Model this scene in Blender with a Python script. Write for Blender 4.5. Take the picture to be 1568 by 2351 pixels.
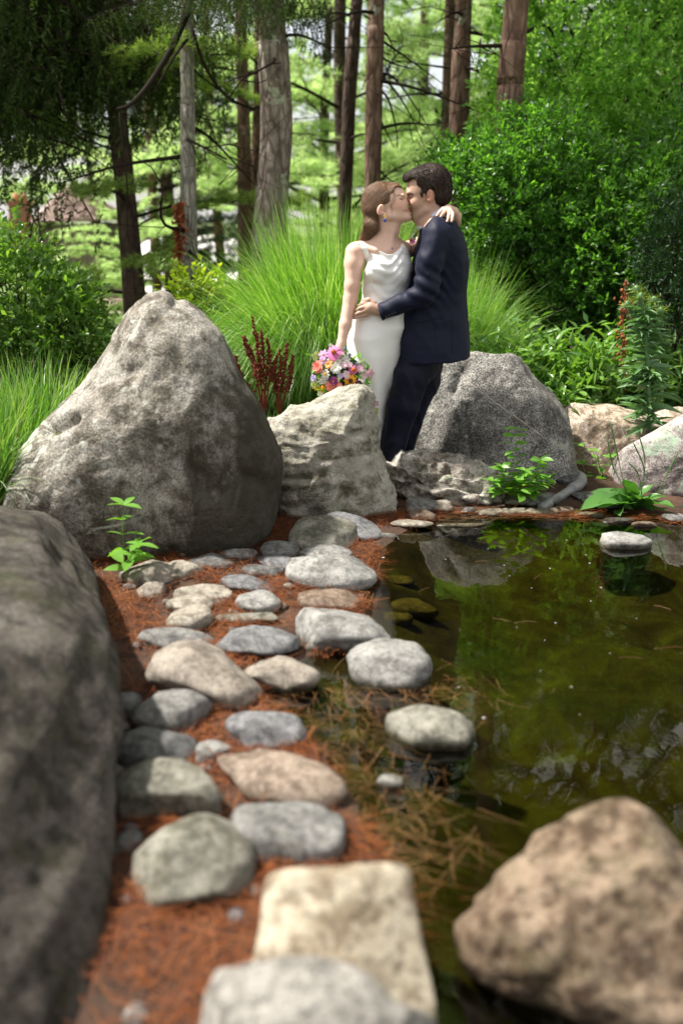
import bpy, math, random
import numpy as np
from mathutils import Vector, Matrix
from mathutils.bvhtree import BVHTree

for _o in list(bpy.data.objects):
    bpy.data.objects.remove(_o)
rng = np.random.default_rng(7)
random.seed(7)
scene = bpy.context.scene
COL = scene.collection

# ------------------------------------------------------------------ camera
CAM_H = 1.42
TH = math.atan(0.30)
CT, ST = math.cos(TH), math.sin(TH)
cam_d = bpy.data.cameras.new('camera')
cam_d.sensor_fit = 'VERTICAL'
cam_d.sensor_height = 36.0
cam_d.sensor_width = 24.0
cam_d.lens = 35.0
cam_d.clip_start = 0.05
cam_d.clip_end = 600
cam_d.dof.use_dof = True
cam_d.dof.focus_distance = 4.98
cam_d.dof.aperture_fstop = 1.35
cam = bpy.data.objects.new('camera', cam_d)
COL.objects.link(cam)
cam.location = (0, 0, CAM_H)
cam.rotation_euler = (math.pi / 2 - TH, 0, 0)
scene.camera = cam

# ------------------------------------------------------------------ light
SUN_EL, SUN_AZ = math.radians(58), math.radians(-80)   # azimuth from +Y, negative = from the left
world = bpy.data.worlds.new('World')
scene.world = world
world.use_nodes = True
wn = world.node_tree
bg = wn.nodes['Background']
sky = wn.nodes.new('ShaderNodeTexSky')
sky.sky_type = 'NISHITA'
sky.sun_disc = False
sky.sun_elevation = SUN_EL
sky.sun_rotation = SUN_AZ
sky.air_density = 1.0
sky.dust_density = 3.0
sky.altitude = 100
# bright broken cloud over the blue
_tc = wn.nodes.new('ShaderNodeTexCoord'); _ns = wn.nodes.new('ShaderNodeTexNoise'); _ns.inputs['Scale'].default_value = 2.2; _ns.inputs['Detail'].default_value = 6
_rp = wn.nodes.new('ShaderNodeValToRGB'); _rp.color_ramp.elements[0].position = .34; _rp.color_ramp.elements[0].color = (.45, .45, .45, 1); _rp.color_ramp.elements[1].position = .56; _rp.color_ramp.elements[1].color = (.95, .95, .95, 1)
_mx = wn.nodes.new('ShaderNodeMix'); _mx.data_type = 'RGBA'; _mx.inputs[7].default_value = (5.2, 5.1, 4.9, 1)
wn.links.new(_tc.outputs['Generated'], _ns.inputs['Vector']); wn.links.new(_ns.outputs[0], _rp.inputs[0]); wn.links.new(_rp.outputs[0], _mx.inputs[0])
wn.links.new(sky.outputs[0], _mx.inputs[6]); wn.links.new(_mx.outputs[2], bg.inputs[0])
bg.inputs[1].default_value = 0.10
sun_d = bpy.data.lights.new('sun', 'SUN')
sun_d.energy = 4.9
sun_d.angle = math.radians(3.0)
sun_d.color = (1.0, 0.95, 0.87)
sun = bpy.data.objects.new('sun', sun_d)
COL.objects.link(sun)
_sd = Vector((math.cos(SUN_EL) * math.sin(SUN_AZ), math.cos(SUN_EL) * math.cos(SUN_AZ), math.sin(SUN_EL)))
sun.rotation_euler = _sd.to_track_quat('Z', 'Y').to_euler()
vs = scene.view_settings
vs.view_transform = 'Standard'
vs.look = 'None'
vs.exposure = 1.18
vs.gamma = 1.0
vs.use_curve_mapping = False
scene.cycles.max_bounces = 8
scene.cycles.transparent_max_bounces = 12
scene.cycles.caustics_reflective = False
scene.cycles.caustics_refractive = False
scene.cycles.use_denoising = True

# ------------------------------------------------------------------ measuring helpers
FPX = 2286.0
def ray(px, py):
    return np.array([px - 784.0, FPX * CT + (1175.5 - py) * ST, -FPX * ST + (1175.5 - py) * CT])
CAMP = np.array([0, 0, CAM_H])
def atY(px, py, Y):
    d = ray(px, py); return CAMP + d * (Y / d[1])
def atZ(px, py, z=0.0):
    d = ray(px, py); return CAMP + d * ((z - CAM_H) / d[2])
def c1(x, y): return 702.3 + x * .28125, 351.2 + y * .28125     # close-up sketches of the couple
def c2(x, y): return 669.7 + x * .3021, 653.3 + y * .3021
def c8(x, y): return 800.3 + x * .17708, 359.3 + y * .17708
def cB(x, y): return 686.0 + x * .125, 767.7 + y * .125

# ------------------------------------------------------------------ noise
def _hash(ix, iy, iz, s):
    n = (ix * 73856093) ^ (iy * 19349663) ^ (iz * 83492791) ^ (s * 2654435)
    n = (n ^ (n >> 13)) * 1274126177
    n = n & 0x7fffffff
    n = (n ^ (n >> 16)) & 0xffff
    return n / 65535.0
def vnoise(P, seed=0):
    P = np.asarray(P, dtype=np.float64)
    I = np.floor(P).astype(np.int64); F = P - I
    F = F * F * F * (F * (F * 6 - 15) + 10)
    r = 0
    for dx in (0, 1):
        wx = F[..., 0] if dx else 1 - F[..., 0]
        for dy in (0, 1):
            wy = F[..., 1] if dy else 1 - F[..., 1]
            for dz in (0, 1):
                wz = F[..., 2] if dz else 1 - F[..., 2]
                r = r + wx * wy * wz * _hash(I[..., 0] + dx, I[..., 1] + dy, I[..., 2] + dz, seed)
    return r
def fbm(P, oct=4, seed=0, gain=.5):
    a, s, t = 1.0, 0, 0
    for o in range(oct):
        s = s + a * vnoise(P * (2.03 ** o), seed + o * 17); t += a; a *= gain
    return s / t
def ridged(P, oct=4, seed=0):
    a, s, t = 1.0, 0, 0
    for o in range(oct):
        s = s + a * (1 - np.abs(2 * vnoise(P * (2.03 ** o), seed + o * 17) - 1)); t += a; a *= .5
    return s / t

# ------------------------------------------------------------------ object helpers
WL = {}
def meta(o, label=None, cat=None, group=None, kind=None):
    if label: o['label'] = label
    if cat: o['category'] = cat
    if group: o['group'] = group
    if kind: o['kind'] = kind
    return o
def raw_mesh(name, V, F, mats=None, smooth=True, mi=None):
    V = np.ascontiguousarray(V, dtype=np.float32).reshape(-1, 3)
    me = bpy.data.meshes.new(name)
    if isinstance(F, np.ndarray):
        n, k = F.shape
        me.vertices.add(len(V)); me.vertices.foreach_set('co', V.ravel())
        me.loops.add(n * k); me.loops.foreach_set('vertex_index', np.ascontiguousarray(F, dtype=np.int32).ravel())
        me.polygons.add(n)
        me.polygons.foreach_set('loop_start', np.arange(0, n * k, k, dtype=np.int32))
        me.polygons.foreach_set('loop_total', np.full(n, k, dtype=np.int32))
        me.update(calc_edges=True)
    else:
        me.from_pydata(V.tolist(), [], [list(f) for f in F]); me.update()
    if smooth:
        me.polygons.foreach_set('use_smooth', np.ones(len(me.polygons), dtype=bool))
    if mats is not None:
        for m in (mats if isinstance(mats, (list, tuple)) else [mats]): me.materials.append(m)
    if mi is not None:
        me.polygons.foreach_set('material_index', np.asarray(mi, dtype=np.int32))
    return me
def obj(name, V, F, mat, parent=None, smooth=True, origin=None, mi=None):
    V = np.asarray(V, dtype=np.float64).reshape(-1, 3)
    if origin is None:
        lo, hi = V.min(0), V.max(0)
        origin = np.array([(lo[0] + hi[0]) / 2, (lo[1] + hi[1]) / 2, lo[2]])
    origin = np.asarray(origin, dtype=float)
    me = raw_mesh(name, V - origin, F, mat, smooth, mi)
    return link(name, me, origin, parent)
def link(name, data, loc, parent=None, M=None):
    o = bpy.data.objects.new(name, data)
    COL.objects.link(o)
    loc = np.asarray(loc, dtype=float)
    if parent is not None:
        o.parent = parent
        rel = loc - WL[parent.name]
    else:
        rel = loc
    if M is not None:
        m = M.copy(); m.translation = Vector(rel.tolist()); o.matrix_local = m
    else:
        o.location = rel.tolist()
    WL[o.name] = loc
    return o
def thing(name, label, cat, loc, group=None):
    return meta(link(name, None, loc), label, cat, group)

class MB:
    """collects shapes into one mesh"""
    def __init__(s): s.V = []; s.F = []; s.n = 0
    def add(s, V, F):
        V = np.asarray(V, dtype=float)
        s.V.append(V); s.F += [tuple(int(i) + s.n for i in f) for f in F]; s.n += len(V)
    def tube(s, path, radii, sides=6, cap=True, flat=1.0):
        V, F = tube_geo(path, radii, sides, cap, flat); s.add(V, F)
    def box(s, c, h, M=None):
        c = np.asarray(c, float); h = np.asarray(h, float)
        V = np.array([[x, y, z] for x in (-1, 1) for y in (-1, 1) for z in (-1, 1)]) * h
        if M is not None: V = V @ np.asarray(M).T
        s.add(V + c, [(0, 1, 3, 2), (4, 6, 7, 5), (0, 4, 5, 1), (2, 3, 7, 6), (0, 2, 6, 4), (1, 5, 7, 3)])
    def ell(s, c, r, nu=10, nv=7, M=None):
        V = []; F = []
        for j in range(nv + 1):
            ph = math.pi * j / nv
            for i in range(nu):
                t = 2 * math.pi * i / nu
                V.append((math.sin(ph) * math.cos(t), math.sin(ph) * math.sin(t), math.cos(ph)))
        for j in range(nv):
            for i in range(nu):
                F.append((j * nu + i, (j + 1) * nu + i, (j + 1) * nu + (i + 1) % nu, j * nu + (i + 1) % nu))
        V = np.array(V) * np.asarray(r, float)
        if M is not None: V = V @ np.asarray(M).T
        s.add(V + np.asarray(c, float), F)
    def get(s): return np.concatenate(s.V), s.F
    def build(s, name, mat, parent=None, smooth=True, origin=None):
        V, F = s.get(); return obj(name, V, F, mat, parent, smooth, origin)

def tube_geo(path, radii, sides=6, cap=True, flat=1.0):
    P = np.asarray(path, float); n = len(P)
    R = np.full(n, radii, float) if np.isscalar(radii) else np.asarray(radii, float)
    T = np.gradient(P, axis=0); T /= np.linalg.norm(T, axis=1)[:, None] + 1e-9
    up = np.array([0, 0, 1.0]) if abs(T[0, 2]) < .9 else np.array([1.0, 0, 0])
    V = []
    A = np.cross(T[0], up); A /= np.linalg.norm(A)
    for i in range(n):
        A = A - T[i] * A.dot(T[i]); A /= np.linalg.norm(A) + 1e-9
        B = np.cross(T[i], A)
        for k in range(sides):
            t = 2 * math.pi * k / sides
            V.append(P[i] + R[i] * (math.cos(t) * A + math.sin(t) * B * flat))
    F = []
    for i in range(n - 1):
        for k in range(sides):
            F.append((i * sides + k, i * sides + (k + 1) % sides, (i + 1) * sides + (k + 1) % sides, (i + 1) * sides + k))
    if cap:
        F.append(tuple(range(sides - 1, -1, -1))); F.append(tuple((n - 1) * sides + k for k in range(sides)))
    return np.array(V), F
def curve(pts, n):
    """smooth open curve through points"""
    P = np.asarray(pts, float); m = len(P)
    if m == 2: return P[0] + (P[1] - P[0]) * np.linspace(0, 1, n)[:, None]
    Q = np.vstack([2 * P[0] - P[1], P, 2 * P[-1] - P[-2]])
    out = []
    for t in np.linspace(0, m - 1 - 1e-6, n):
        i = int(t); f = t - i
        a, b, c, d = Q[i], Q[i + 1], Q[i + 2], Q[i + 3]
        out.append(.5 * ((2 * b) + (-a + c) * f + (2 * a - 5 * b + 4 * c - d) * f * f + (-a + 3 * b - 3 * c + d) * f ** 3))
    return np.array(out)
def closed(pts, n):
    P = np.asarray(pts, float)
    Q = np.vstack([P[-1], P, P[0], P[1]]); m = len(P)
    dense = []
    for t in np.linspace(0, m, m * 24, endpoint=False):
        i = int(t); f = t - i
        a, b, c, d = Q[i], Q[i + 1], Q[i + 2], Q[i + 3] if i + 3 < len(Q) else P[1]
        dense.append(.5 * ((2 * b) + (-a + c) * f + (2 * a - 5 * b + 4 * c - d) * f * f + (-a + 3 * b - 3 * c + d) * f ** 3))
    D = np.array(dense); L = np.r_[0, np.cumsum(np.linalg.norm(np.diff(np.vstack([D, D[0]]), axis=0), axis=1))]
    D2 = np.vstack([D, D[0]]); u = np.linspace(0, L[-1], n, endpoint=False)
    return np.stack([np.interp(u, L, D2[:, k]) for k in range(D.shape[1])], 1)

# ------------------------------------------------------------------ node helpers
class NT:
    def __init__(s, name):
        s.m = bpy.data.materials.new(name); s.m.use_nodes = True
        s.t = s.m.node_tree; s.t.nodes.clear()
        s.out = s.t.nodes.new('ShaderNodeOutputMaterial')
    def n(s, typ, ins=None, **kw):
        nd = s.t.nodes.new(typ)
        for k, v in kw.items(): setattr(nd, k, v)
        for k, v in (ins or {}).items(): s.set(nd, k, v)
        return nd
    def set(s, nd, k, v):
        i = nd.inputs[k]
        if isinstance(v, bpy.types.NodeSocket): s.t.links.new(v, i)
        elif isinstance(v, bpy.types.Node): s.t.links.new(v.outputs[0], i)
        else:
            if isinstance(v, tuple) and len(v) == 3 and i.type == 'RGBA': v = v + (1,)
            i.default_value = v
    def coord(s, scale=(1, 1, 1), rot=(0, 0, 0), kind='Object'):
        tc = s.n('ShaderNodeTexCoord')
        return s.n('ShaderNodeMapping', {'Vector': tc.outputs[kind], 'Scale': scale, 'Rotation': rot}).outputs[0]
    def noise(s, vec, scale, detail=4, rough=.55, dist=0):
        return s.n('ShaderNodeTexNoise', {'Vector': vec, 'Scale': scale, 'Detail': detail, 'Roughness': rough, 'Distortion': dist}).outputs[0]
    def vor(s, vec, scale, feature='F1'):
        return s.n('ShaderNodeTexVoronoi', {'Vector': vec, 'Scale': scale}, feature=feature).outputs[0]
    def ramp(s, fac, stops):
        r = s.n('ShaderNodeValToRGB', {'Fac': fac})
        e = r.color_ramp.elements
        while len(e) < len(stops): e.new(.5)
        for q, (p, c) in zip(e, stops):
            q.position = p; q.color = (c, c, c, 1) if not isinstance(c, tuple) else c + (1,)
        return r.outputs[0]
    def mix(s, f, a, b, mode='MIX'):
        m = s.n('ShaderNodeMix', data_type='RGBA', blend_type=mode)
        s.set(m, 0, f); s.set(m, 6, a); s.set(m, 7, b)
        return m.outputs[2]
    def math(s, op, a, b=0.0):
        m = s.n('ShaderNodeMath', operation=op); s.set(m, 0, a); s.set(m, 1, b); return m.outputs[0]
    def bump(s, h, st=.5, dist=.01, normal=None):
        ins = {'Height': h, 'Strength': st, 'Distance': dist}
        if normal is not None: ins['Normal'] = normal
        return s.n('ShaderNodeBump', ins).outputs[0]
    def bsdf(s, **kw):
        ins = {k.replace('_', ' '): v for k, v in kw.items()}
        return s.n('ShaderNodeBsdfPrincipled', ins)
    def done(s, sh):
        s.t.links.new(sh.outputs[0] if isinstance(sh, bpy.types.Node) else sh, s.out.inputs[0]); return s.m

def simple(name, col, rough=.6, metallic=0.0, **kw):
    t = NT(name); return t.done(t.bsdf(Base_Color=col, Roughness=rough, Metallic=metallic, **kw))

def rock_mat(name, dark, mid, light, sc=3.0, lichen=None, lichen_amt=.5, speck=.5, bump=.5, moss=0.0, stain_shade=0.0, rough=.85, bdist=.012, band=None, mott=1.0, wet=.02):
    t = NT(name); v = t.coord()
    big = t.noise(v, sc, 5, .62, .4)
    med = t.noise(v, sc * 5, 6, .65)
    fine = t.noise(v, sc * 45, 4, .7)
    c = t.ramp(big, [(.38, dark), (.5, mid), (.62, light)])
    c = t.mix(t.ramp(med, [(.47, 0.0), (.64, .8 * mott)]), c, light)
    c = t.mix(t.ramp(med, [(.36, .9 * mott), (.49, 0.0)]), c, dark)
    m3 = t.noise(v, sc * 14, 5, .7)
    c = t.mix(t.ramp(m3, [(.36, .75 * mott), (.47, 0.0)]), c, t.mix(.75, c, (.02, .018, .015)))
    sp = t.ramp(fine, [(.40, 0.22), (.5, .92), (.585, 1.7)])
    c = t.mix(speck, c, sp, 'MULTIPLY')
    if band is not None:
        vb = t.coord(scale=(1.4, 1.4, 7), rot=(.35, .3, 0))
        nb = t.noise(vb, 2.2, 5, .6, .6)
        c = t.mix(t.ramp(nb, [(.42, 0.0), (.6, .6)]), c, band)
    if lichen is not None:
        ln = t.noise(v, sc * 1.7, 8, .72, 1.0)
        lm = t.ramp(ln, [(.60 - .1 * lichen_amt, 0.0), (.635 - .1 * lichen_amt, .85)])
        c = t.mix(lm, c, lichen)
        l2 = t.vor(v, sc * 5)
        c = t.mix(t.ramp(l2, [(.10, .55), (.17, 0.0)]), c, lichen)
    if moss:
        mn = t.noise(v, sc * 2.2, 6, .7, .5)
        c = t.mix(t.ramp(mn, [(.5, 0.0), (.66, moss)]), c, (.055, .06, .018))
    if stain_shade:
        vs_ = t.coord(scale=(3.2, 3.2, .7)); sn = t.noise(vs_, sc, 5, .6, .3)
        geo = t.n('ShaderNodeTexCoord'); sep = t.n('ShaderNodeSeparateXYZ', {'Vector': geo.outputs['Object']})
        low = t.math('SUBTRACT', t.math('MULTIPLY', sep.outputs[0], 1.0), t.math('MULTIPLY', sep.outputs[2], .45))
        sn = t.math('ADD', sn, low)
        c = t.mix(t.ramp(sn, [(.38, 0.0), (.62, stain_shade)]), c, (.028, .024, .014))  # algae stain mixed with painted shade, darker to the lower right
    h = t.math('ADD', t.math('MULTIPLY', med, .7), t.math('MULTIPLY', fine, .35))
    h = t.math('ADD', h, t.math('MULTIPLY', m3, .5))
    crack = t.ramp(t.n('ShaderNodeTexVoronoi', {'Vector': t.mix(.12, v, t.n('ShaderNodeTexNoise', {'Vector': v, 'Scale': sc * 2}).outputs[1]), 'Scale': sc * 2.0}, feature='DISTANCE_TO_EDGE').outputs[0], [(0.0, 0.0), (.03, 1.0)])
    h = t.math('ADD', h, t.math('MULTIPLY', crack, .12))
    if wet:
        gp = t.n('ShaderNodeNewGeometry'); sz = t.n('ShaderNodeSeparateXYZ', {'Vector': gp.outputs['Position']}).outputs[2]
        wn_ = t.math('ADD', sz, t.math('MULTIPLY', t.math('SUBTRACT', med, .5), wet * 1.2))
        wm = t.ramp(t.math('MULTIPLY', wn_, 1.0 / (wet * 4)), [(.12, 1.0), (.34, 0.0)])
        c = t.mix(wm, c, t.mix(1.0, c, (.30, .27, .20), 'MULTIPLY'))
        rough = t.math('SUBTRACT', rough, t.math('MULTIPLY', wm, .45))
    b = t.bump(h, bump, bdist)
    return t.done(t.bsdf(Base_Color=c, Roughness=rough, Normal=b, Specular_IOR_Level=.3))

def leaf_mat(name, cols, trans=.35, rough=.42, spec=.5, tcol=None):
    t = NT(name)
    g = t.n('ShaderNodeNewGeometry')
    n = len(cols)
    c = t.ramp(g.outputs['Random Per Island'], [(i / max(1, n - 1), col) for i, col in enumerate(cols)])
    p = t.bsdf(Base_Color=c, Roughness=rough, Specular_IOR_Level=spec)
    tc = t.mix(1.0, c, tcol or (1.5, 1.6, .6), 'MULTIPLY')
    tr = t.n('ShaderNodeBsdfTranslucent', {'Color': tc})
    return t.done(t.n('ShaderNodeMixShader', {0: trans, 1: p.outputs[0], 2: tr.outputs[0]}))

def bark_mat(name, dark, mid, light, lichen=None, scale=1.0, lichen_pos=.56):
    t = NT(name)
    v = t.coord(scale=(9 * scale, 9 * scale, 2.6 * scale))
    e = t.n('ShaderNodeTexVoronoi', {'Vector': t.mix(.25, v, t.n('ShaderNodeTexNoise', {'Vector': v, 'Scale': 2.0, 'Detail': 3}).outputs[1], 'ADD'), 'Scale': 1.6}, feature='DISTANCE_TO_EDGE').outputs[0]
    plate = t.ramp(e, [(0.0, 0.0), (.16, 1.0)])
    nz = t.noise(t.coord(scale=(1, 1, .5)), 14 * scale, 6, .7)
    c = t.ramp(nz, [(.3, dark), (.5, mid), (.7, light)])
    c = t.mix(plate, t.mix(.6, c, dark), c)
    if lichen is not None:
        ln = t.noise(t.coord(), 5 * scale, 7, .7, .6)
        c = t.mix(t.ramp(ln, [(lichen_pos, 0.0), (lichen_pos + .05, .9)]), c, lichen)
    h = t.math('ADD', t.math('MULTIPLY', plate, .6), t.math('MULTIPLY', nz, .6))
    return t.done(t.bsdf(Base_Color=c, Roughness=.9, Normal=t.bump(h, .9, .02), Specular_IOR_Level=.2))

M = {}
M['needle_litter'] = leaf_mat('needle_litter', [(.05, .014, .006), (.19, .048, .010), (.30, .10, .025), (.12, .032, .009), (.02, .011, .008)], .12, .6, .3, (1.2, 1, .6))
M['straw'] = leaf_mat('straw', [(.18, .065, .018), (.10, .06, .018), (.22, .12, .045), (.06, .035, .012)], .15, .5, .4, (1, 1, .6))
M['bark_dark'] = bark_mat('bark_dark', (.03, .02, .016), (.085, .056, .044), (.15, .11, .09))
M['bark_brown'] = bark_mat('bark_brown', (.07, .04, .03), (.19, .115, .085), (.29, .20, .155), (.26, .27, .20), 1.0, .60)
M['bark_pine'] = bark_mat('bark_pine', (.09, .06, .05), (.31, .25, .22), (.44, .38, .345), (.45, .48, .36), 1.0, .545)
M['bark_spruce'] = bark_mat('bark_spruce', (.13, .115, .10), (.31, .28, .25), (.43, .40, .37), (.30, .34, .22), 1.5, .62)
M['twig'] = simple('twig', (.024, .018, .014), .95, Specular_IOR_Level=.1)
M['pine_needle'] = leaf_mat('pine_needle', [(.30, .42, .20), (.46, .58, .31), (.66, .74, .48), (.38, .50, .24)], .60, .5, .3, (1.4, 1.5, 1.0))
M['pine_needle_deep'] = leaf_mat('pine_needle_deep', [(.13, .22, .06), (.24, .36, .10), (.38, .48, .17), (.18, .28, .08)], .5, .5, .3)
M['pine_needle_dark'] = leaf_mat('pine_needle_dark', [(.015, .03, .014), (.03, .055, .025), (.05, .085, .04)], .2, .6, .2)
M['spruce_needle'] = leaf_mat('spruce_needle', [(.014, .028, .008), (.035, .065, .015), (.08, .13, .03), (.05, .042, .022)], .35, .6, .25, (1.3, 1.5, .6))
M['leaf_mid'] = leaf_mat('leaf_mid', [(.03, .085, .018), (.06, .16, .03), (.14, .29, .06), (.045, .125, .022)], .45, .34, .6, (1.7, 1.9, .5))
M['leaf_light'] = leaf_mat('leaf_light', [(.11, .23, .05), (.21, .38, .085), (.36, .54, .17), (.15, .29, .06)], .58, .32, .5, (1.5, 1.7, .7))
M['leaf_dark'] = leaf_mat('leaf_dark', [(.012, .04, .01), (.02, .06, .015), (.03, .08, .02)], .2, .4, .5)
M['leaf_border'] = leaf_mat('leaf_border', [(.06, .15, .035), (.10, .22, .045), (.18, .32, .07), (.08, .18, .04)], .35, .28, .55, (1.7, 1.8, .5))
M['leaf_fresh'] = leaf_mat('leaf_fresh', [(.08, .22, .03), (.13, .3, .04), (.18, .36, .05)], .4, .4, .5, (1.6, 1.6, .4))
M['leaf_lime'] = leaf_mat('leaf_lime', [(.2, .34, .03), (.3, .42, .04), (.38, .44, .05), (.15, .3, .03)], .45, .45, .4, (1.4, 1.4, .4))
M['leaf_plantain'] = leaf_mat('leaf_plantain', [(.05, .15, .035), (.09, .21, .05), (.07, .18, .04)], .3, .35, .5, (1.5, 1.8, .5))
M['leaf_thistle'] = leaf_mat('leaf_thistle', [(.06, .15, .06), (.11, .22, .09), (.19, .30, .14)], .25, .45, .45, (1.4, 1.6, .6))
M['grass'] = leaf_mat('grass', [(.06, .16, .02), (.12, .28, .035), (.20, .40, .06), (.09, .22, .025), (.28, .45, .11), (.46, .58, .30), (.15, .32, .04)], .42, .38, .5, (1.5, 1.6, .5))
M['grass_left'] = leaf_mat('grass_left', [(.05, .15, .02), (.10, .23, .035), (.17, .31, .07), (.28, .36, .15)], .35, .38, .5, (1.5, 1.6, .5))
M['rust'] = leaf_mat('rust', [(.10, .018, .01), (.17, .035, .018), (.07, .014, .01)], .1, .7, .2, (1.2, .8, .6))
M['orange_dry'] = leaf_mat('orange_dry', [(.34, .09, .03), (.22, .06, .03), (.42, .14, .05)], .2, .6, .3, (1.2, .8, .6))
# ================================================================== the setting: ground and water
SHORE_PX = [(1900, 1215), (1700, 1205), (1560, 1196), (1380, 1166), (1250, 1158), (1130, 1163), (1000, 1186), (905, 1218), (862, 1262),
            (850, 1310), (838, 1380), (795, 1440), (790, 1490), (700, 1500), (640, 1530), (560, 1600), (650, 1660), (700, 1740), (770, 1800), (800, 1880),
            (830, 1960), (900, 2010), (930, 2100), (940, 2220), (945, 2400)]
SH = np.array([atZ(x, y)[:2] for x, y in SHORE_PX] + [(.10, .9), (.1, .2), (3.5, .2), (4.4, 2.5), (3.6, 4.1)])
def sd_poly(P, V):
    """signed distance of 2-D points to a polygon, negative inside"""
    P = np.asarray(P, float); d = np.full(P.shape[:-1], 1e9); ins = np.zeros(P.shape[:-1], bool)
    n = len(V)
    for i in range(n):
        a, b = V[i], V[(i + 1) % n]
        e = b - a; w = P - a
        t = np.clip((w @ e) / (e @ e + 1e-12), 0, 1)
        d = np.minimum(d, np.linalg.norm(w - t[..., None] * e, axis=-1))
        c = ((a[1] <= P[..., 1]) != (b[1] <= P[..., 1]))
        with np.errstate(divide='ignore', invalid='ignore'):
            xx = a[0] + (P[..., 1] - a[1]) / (b[1] - a[1] + 1e-12) * e[0]
        ins ^= c & (P[..., 0] < xx)
    return np.where(ins, -d, d)
def ground_z(x, y):
    P = np.stack([x, y], -1)
    d = sd_poly(P, SH)
    n = fbm(np.stack([x * 3, y * 3, x * 0], -1), 4, 3) - .5
    n2 = fbm(np.stack([x * 14, y * 14, x * 0], -1), 3, 9) - .5
    out = .004 + np.clip(d, 0, .3) * .03 + np.clip(d - .3, 0, 1) * .02 + n * .022 + n2 * .010
    out = out + np.clip((y - 5.6) * .05, 0, .45)
    ins = np.maximum(-.24, d * .42) + .004 + n * .05
    z = np.where(d > 0, out, ins)
    # behind the left shrubs the bank falls away to a lower lawn
    z = z - np.clip((y - 8) * .12, 0, 1.6) * np.clip(-(x - .2), 0, 1)
    return z
xs = np.linspace(-3.2, 4.8, 250); ys = np.concatenate([np.linspace(.2, 6.5, 210), np.linspace(6.6, 12, 40)])
GX, GY = np.meshgrid(xs, ys)
GZ = ground_z(GX, GY)
def grid_faces(nx, ny):
    i = np.arange(nx - 1)[None, :] + np.arange(ny - 1)[:, None] * nx
    i = i.ravel(); return np.stack([i, i + 1, i + 1 + nx, i + nx], 1)
def unit(A): return A / (np.linalg.norm(A, axis=-1, keepdims=True) + 1e-12)
t = NT('wet_soil'); v = t.coord()
n1 = t.noise(v, 6, 6, .65); n2 = t.noise(v, 60, 5, .7)
c = t.ramp(n1, [(.3, (.018, .012, .008)), (.5, (.045, .027, .018)), (.7, (.08, .045, .028))])
c = t.mix(t.ramp(n2, [(.45, 0.0), (.65, .5)]), c, (.10, .035, .014))
tcn = t.n('ShaderNodeTexCoord'); sep = t.n('ShaderNodeSeparateXYZ', {'Vector': tcn.outputs['Object']})
alg = t.ramp(t.noise(v, 3.5, 7, .7, .8), [(.36, (.010, .008, .003)), (.48, (.03, .025, .006)), (.58, (.05, .055, .009)), (.68, (.085, .11, .015))])
uw = t.ramp(t.math('ADD', t.math('MULTIPLY', sep.outputs[2], -12.0), .0), [(.0, 0.0), (.5, 1.0)])
GZMIN = float(GZ.min())
# object origin sits at z = 0, so the Object z is the height above the water
c = t.mix(uw, c, alg)
M['soil'] = t.done(t.bsdf(Base_Color=c, Roughness=.85, Normal=t.bump(t.math('ADD', n1, n2), .7, .015), Specular_IOR_Level=.3))
near = obj('ground', np.stack([GX, GY, GZ], -1).reshape(-1, 3), grid_faces(len(xs), len(ys)), M['soil'], origin=(0, 0, 0))
meta(near, 'needle covered soil bank and pond bed with brown mud and green algae', kind='structure')
# far ground: one sheet to the horizon, a little under the near bank
t = NT('meadow'); v = t.coord()
c = t.ramp(t.noise(v, .5, 6, .6), [(.35, (.05, .075, .02)), (.5, (.10, .15, .04)), (.65, (.20, .20, .10))])
M['meadow'] = t.done(t.bsdf(Base_Color=c, Roughness=.95))
fx = np.concatenate([np.linspace(-260, -12, 30), np.linspace(-11, 11, 60), np.linspace(12, 260, 30)])
fy = np.concatenate([np.linspace(-30, 6, 10), np.linspace(6.5, 30, 60), np.linspace(32, 420, 40)])
FX, FY = np.meshgrid(fx, fy)
FZ = np.where(FY < 12.2, -1.9, 0) + np.where(FY >= 12.2, .25 - np.clip((FY - 8) * .12, 0, 2.0) * np.clip(-(FX - .2), 0, 1), 0)
FZ = FZ + (fbm(np.stack([FX * .3, FY * .3, FX * 0], -1), 3, 5) - .5) * .3
FZ = np.where((np.abs(FX - .8) > 4.1) & (FY < 12.2), .02, FZ)
FZ = np.where((FX < -3.3) & (FY < 12.2), .06 - np.clip((FY - 8) * .12, 0, 2.0), FZ)
far = obj('terrain', np.stack([FX, FY, FZ], -1).reshape(-1, 3), grid_faces(len(fx), len(fy)), M['meadow'], origin=(0, 0, 0))
meta(far, 'grassy land stretching away below the pines', kind='structure')
# pale sheet added to stand in for the bright gap between the left trunks
t = NT('pale_gap_fill')
M['gap_pale'] = t.done(t.bsdf(Base_Color=t.ramp(t.noise(t.coord(), 20, 4), [(.4, (.5, .49, .46)), (.6, (.66, .65, .62))]), Roughness=.9))
dx = np.linspace(-9, -.2, 12); dy = np.linspace(22, 140, 14); DX, DY = np.meshgrid(dx, dy)
DX = DX * (1 + (DY - 22) * .004) + (DY - 22) * -.10
gap_sheet = obj('bright_gap_sheet', np.stack([DX, DY, np.full_like(DX, -1.52)], -1).reshape(-1, 3), grid_faces(12, 14), M['gap_pale'], origin=(0, 0, 0))
meta(gap_sheet, 'pale sheet added for the bright gap beyond the trees', kind='structure')

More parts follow.
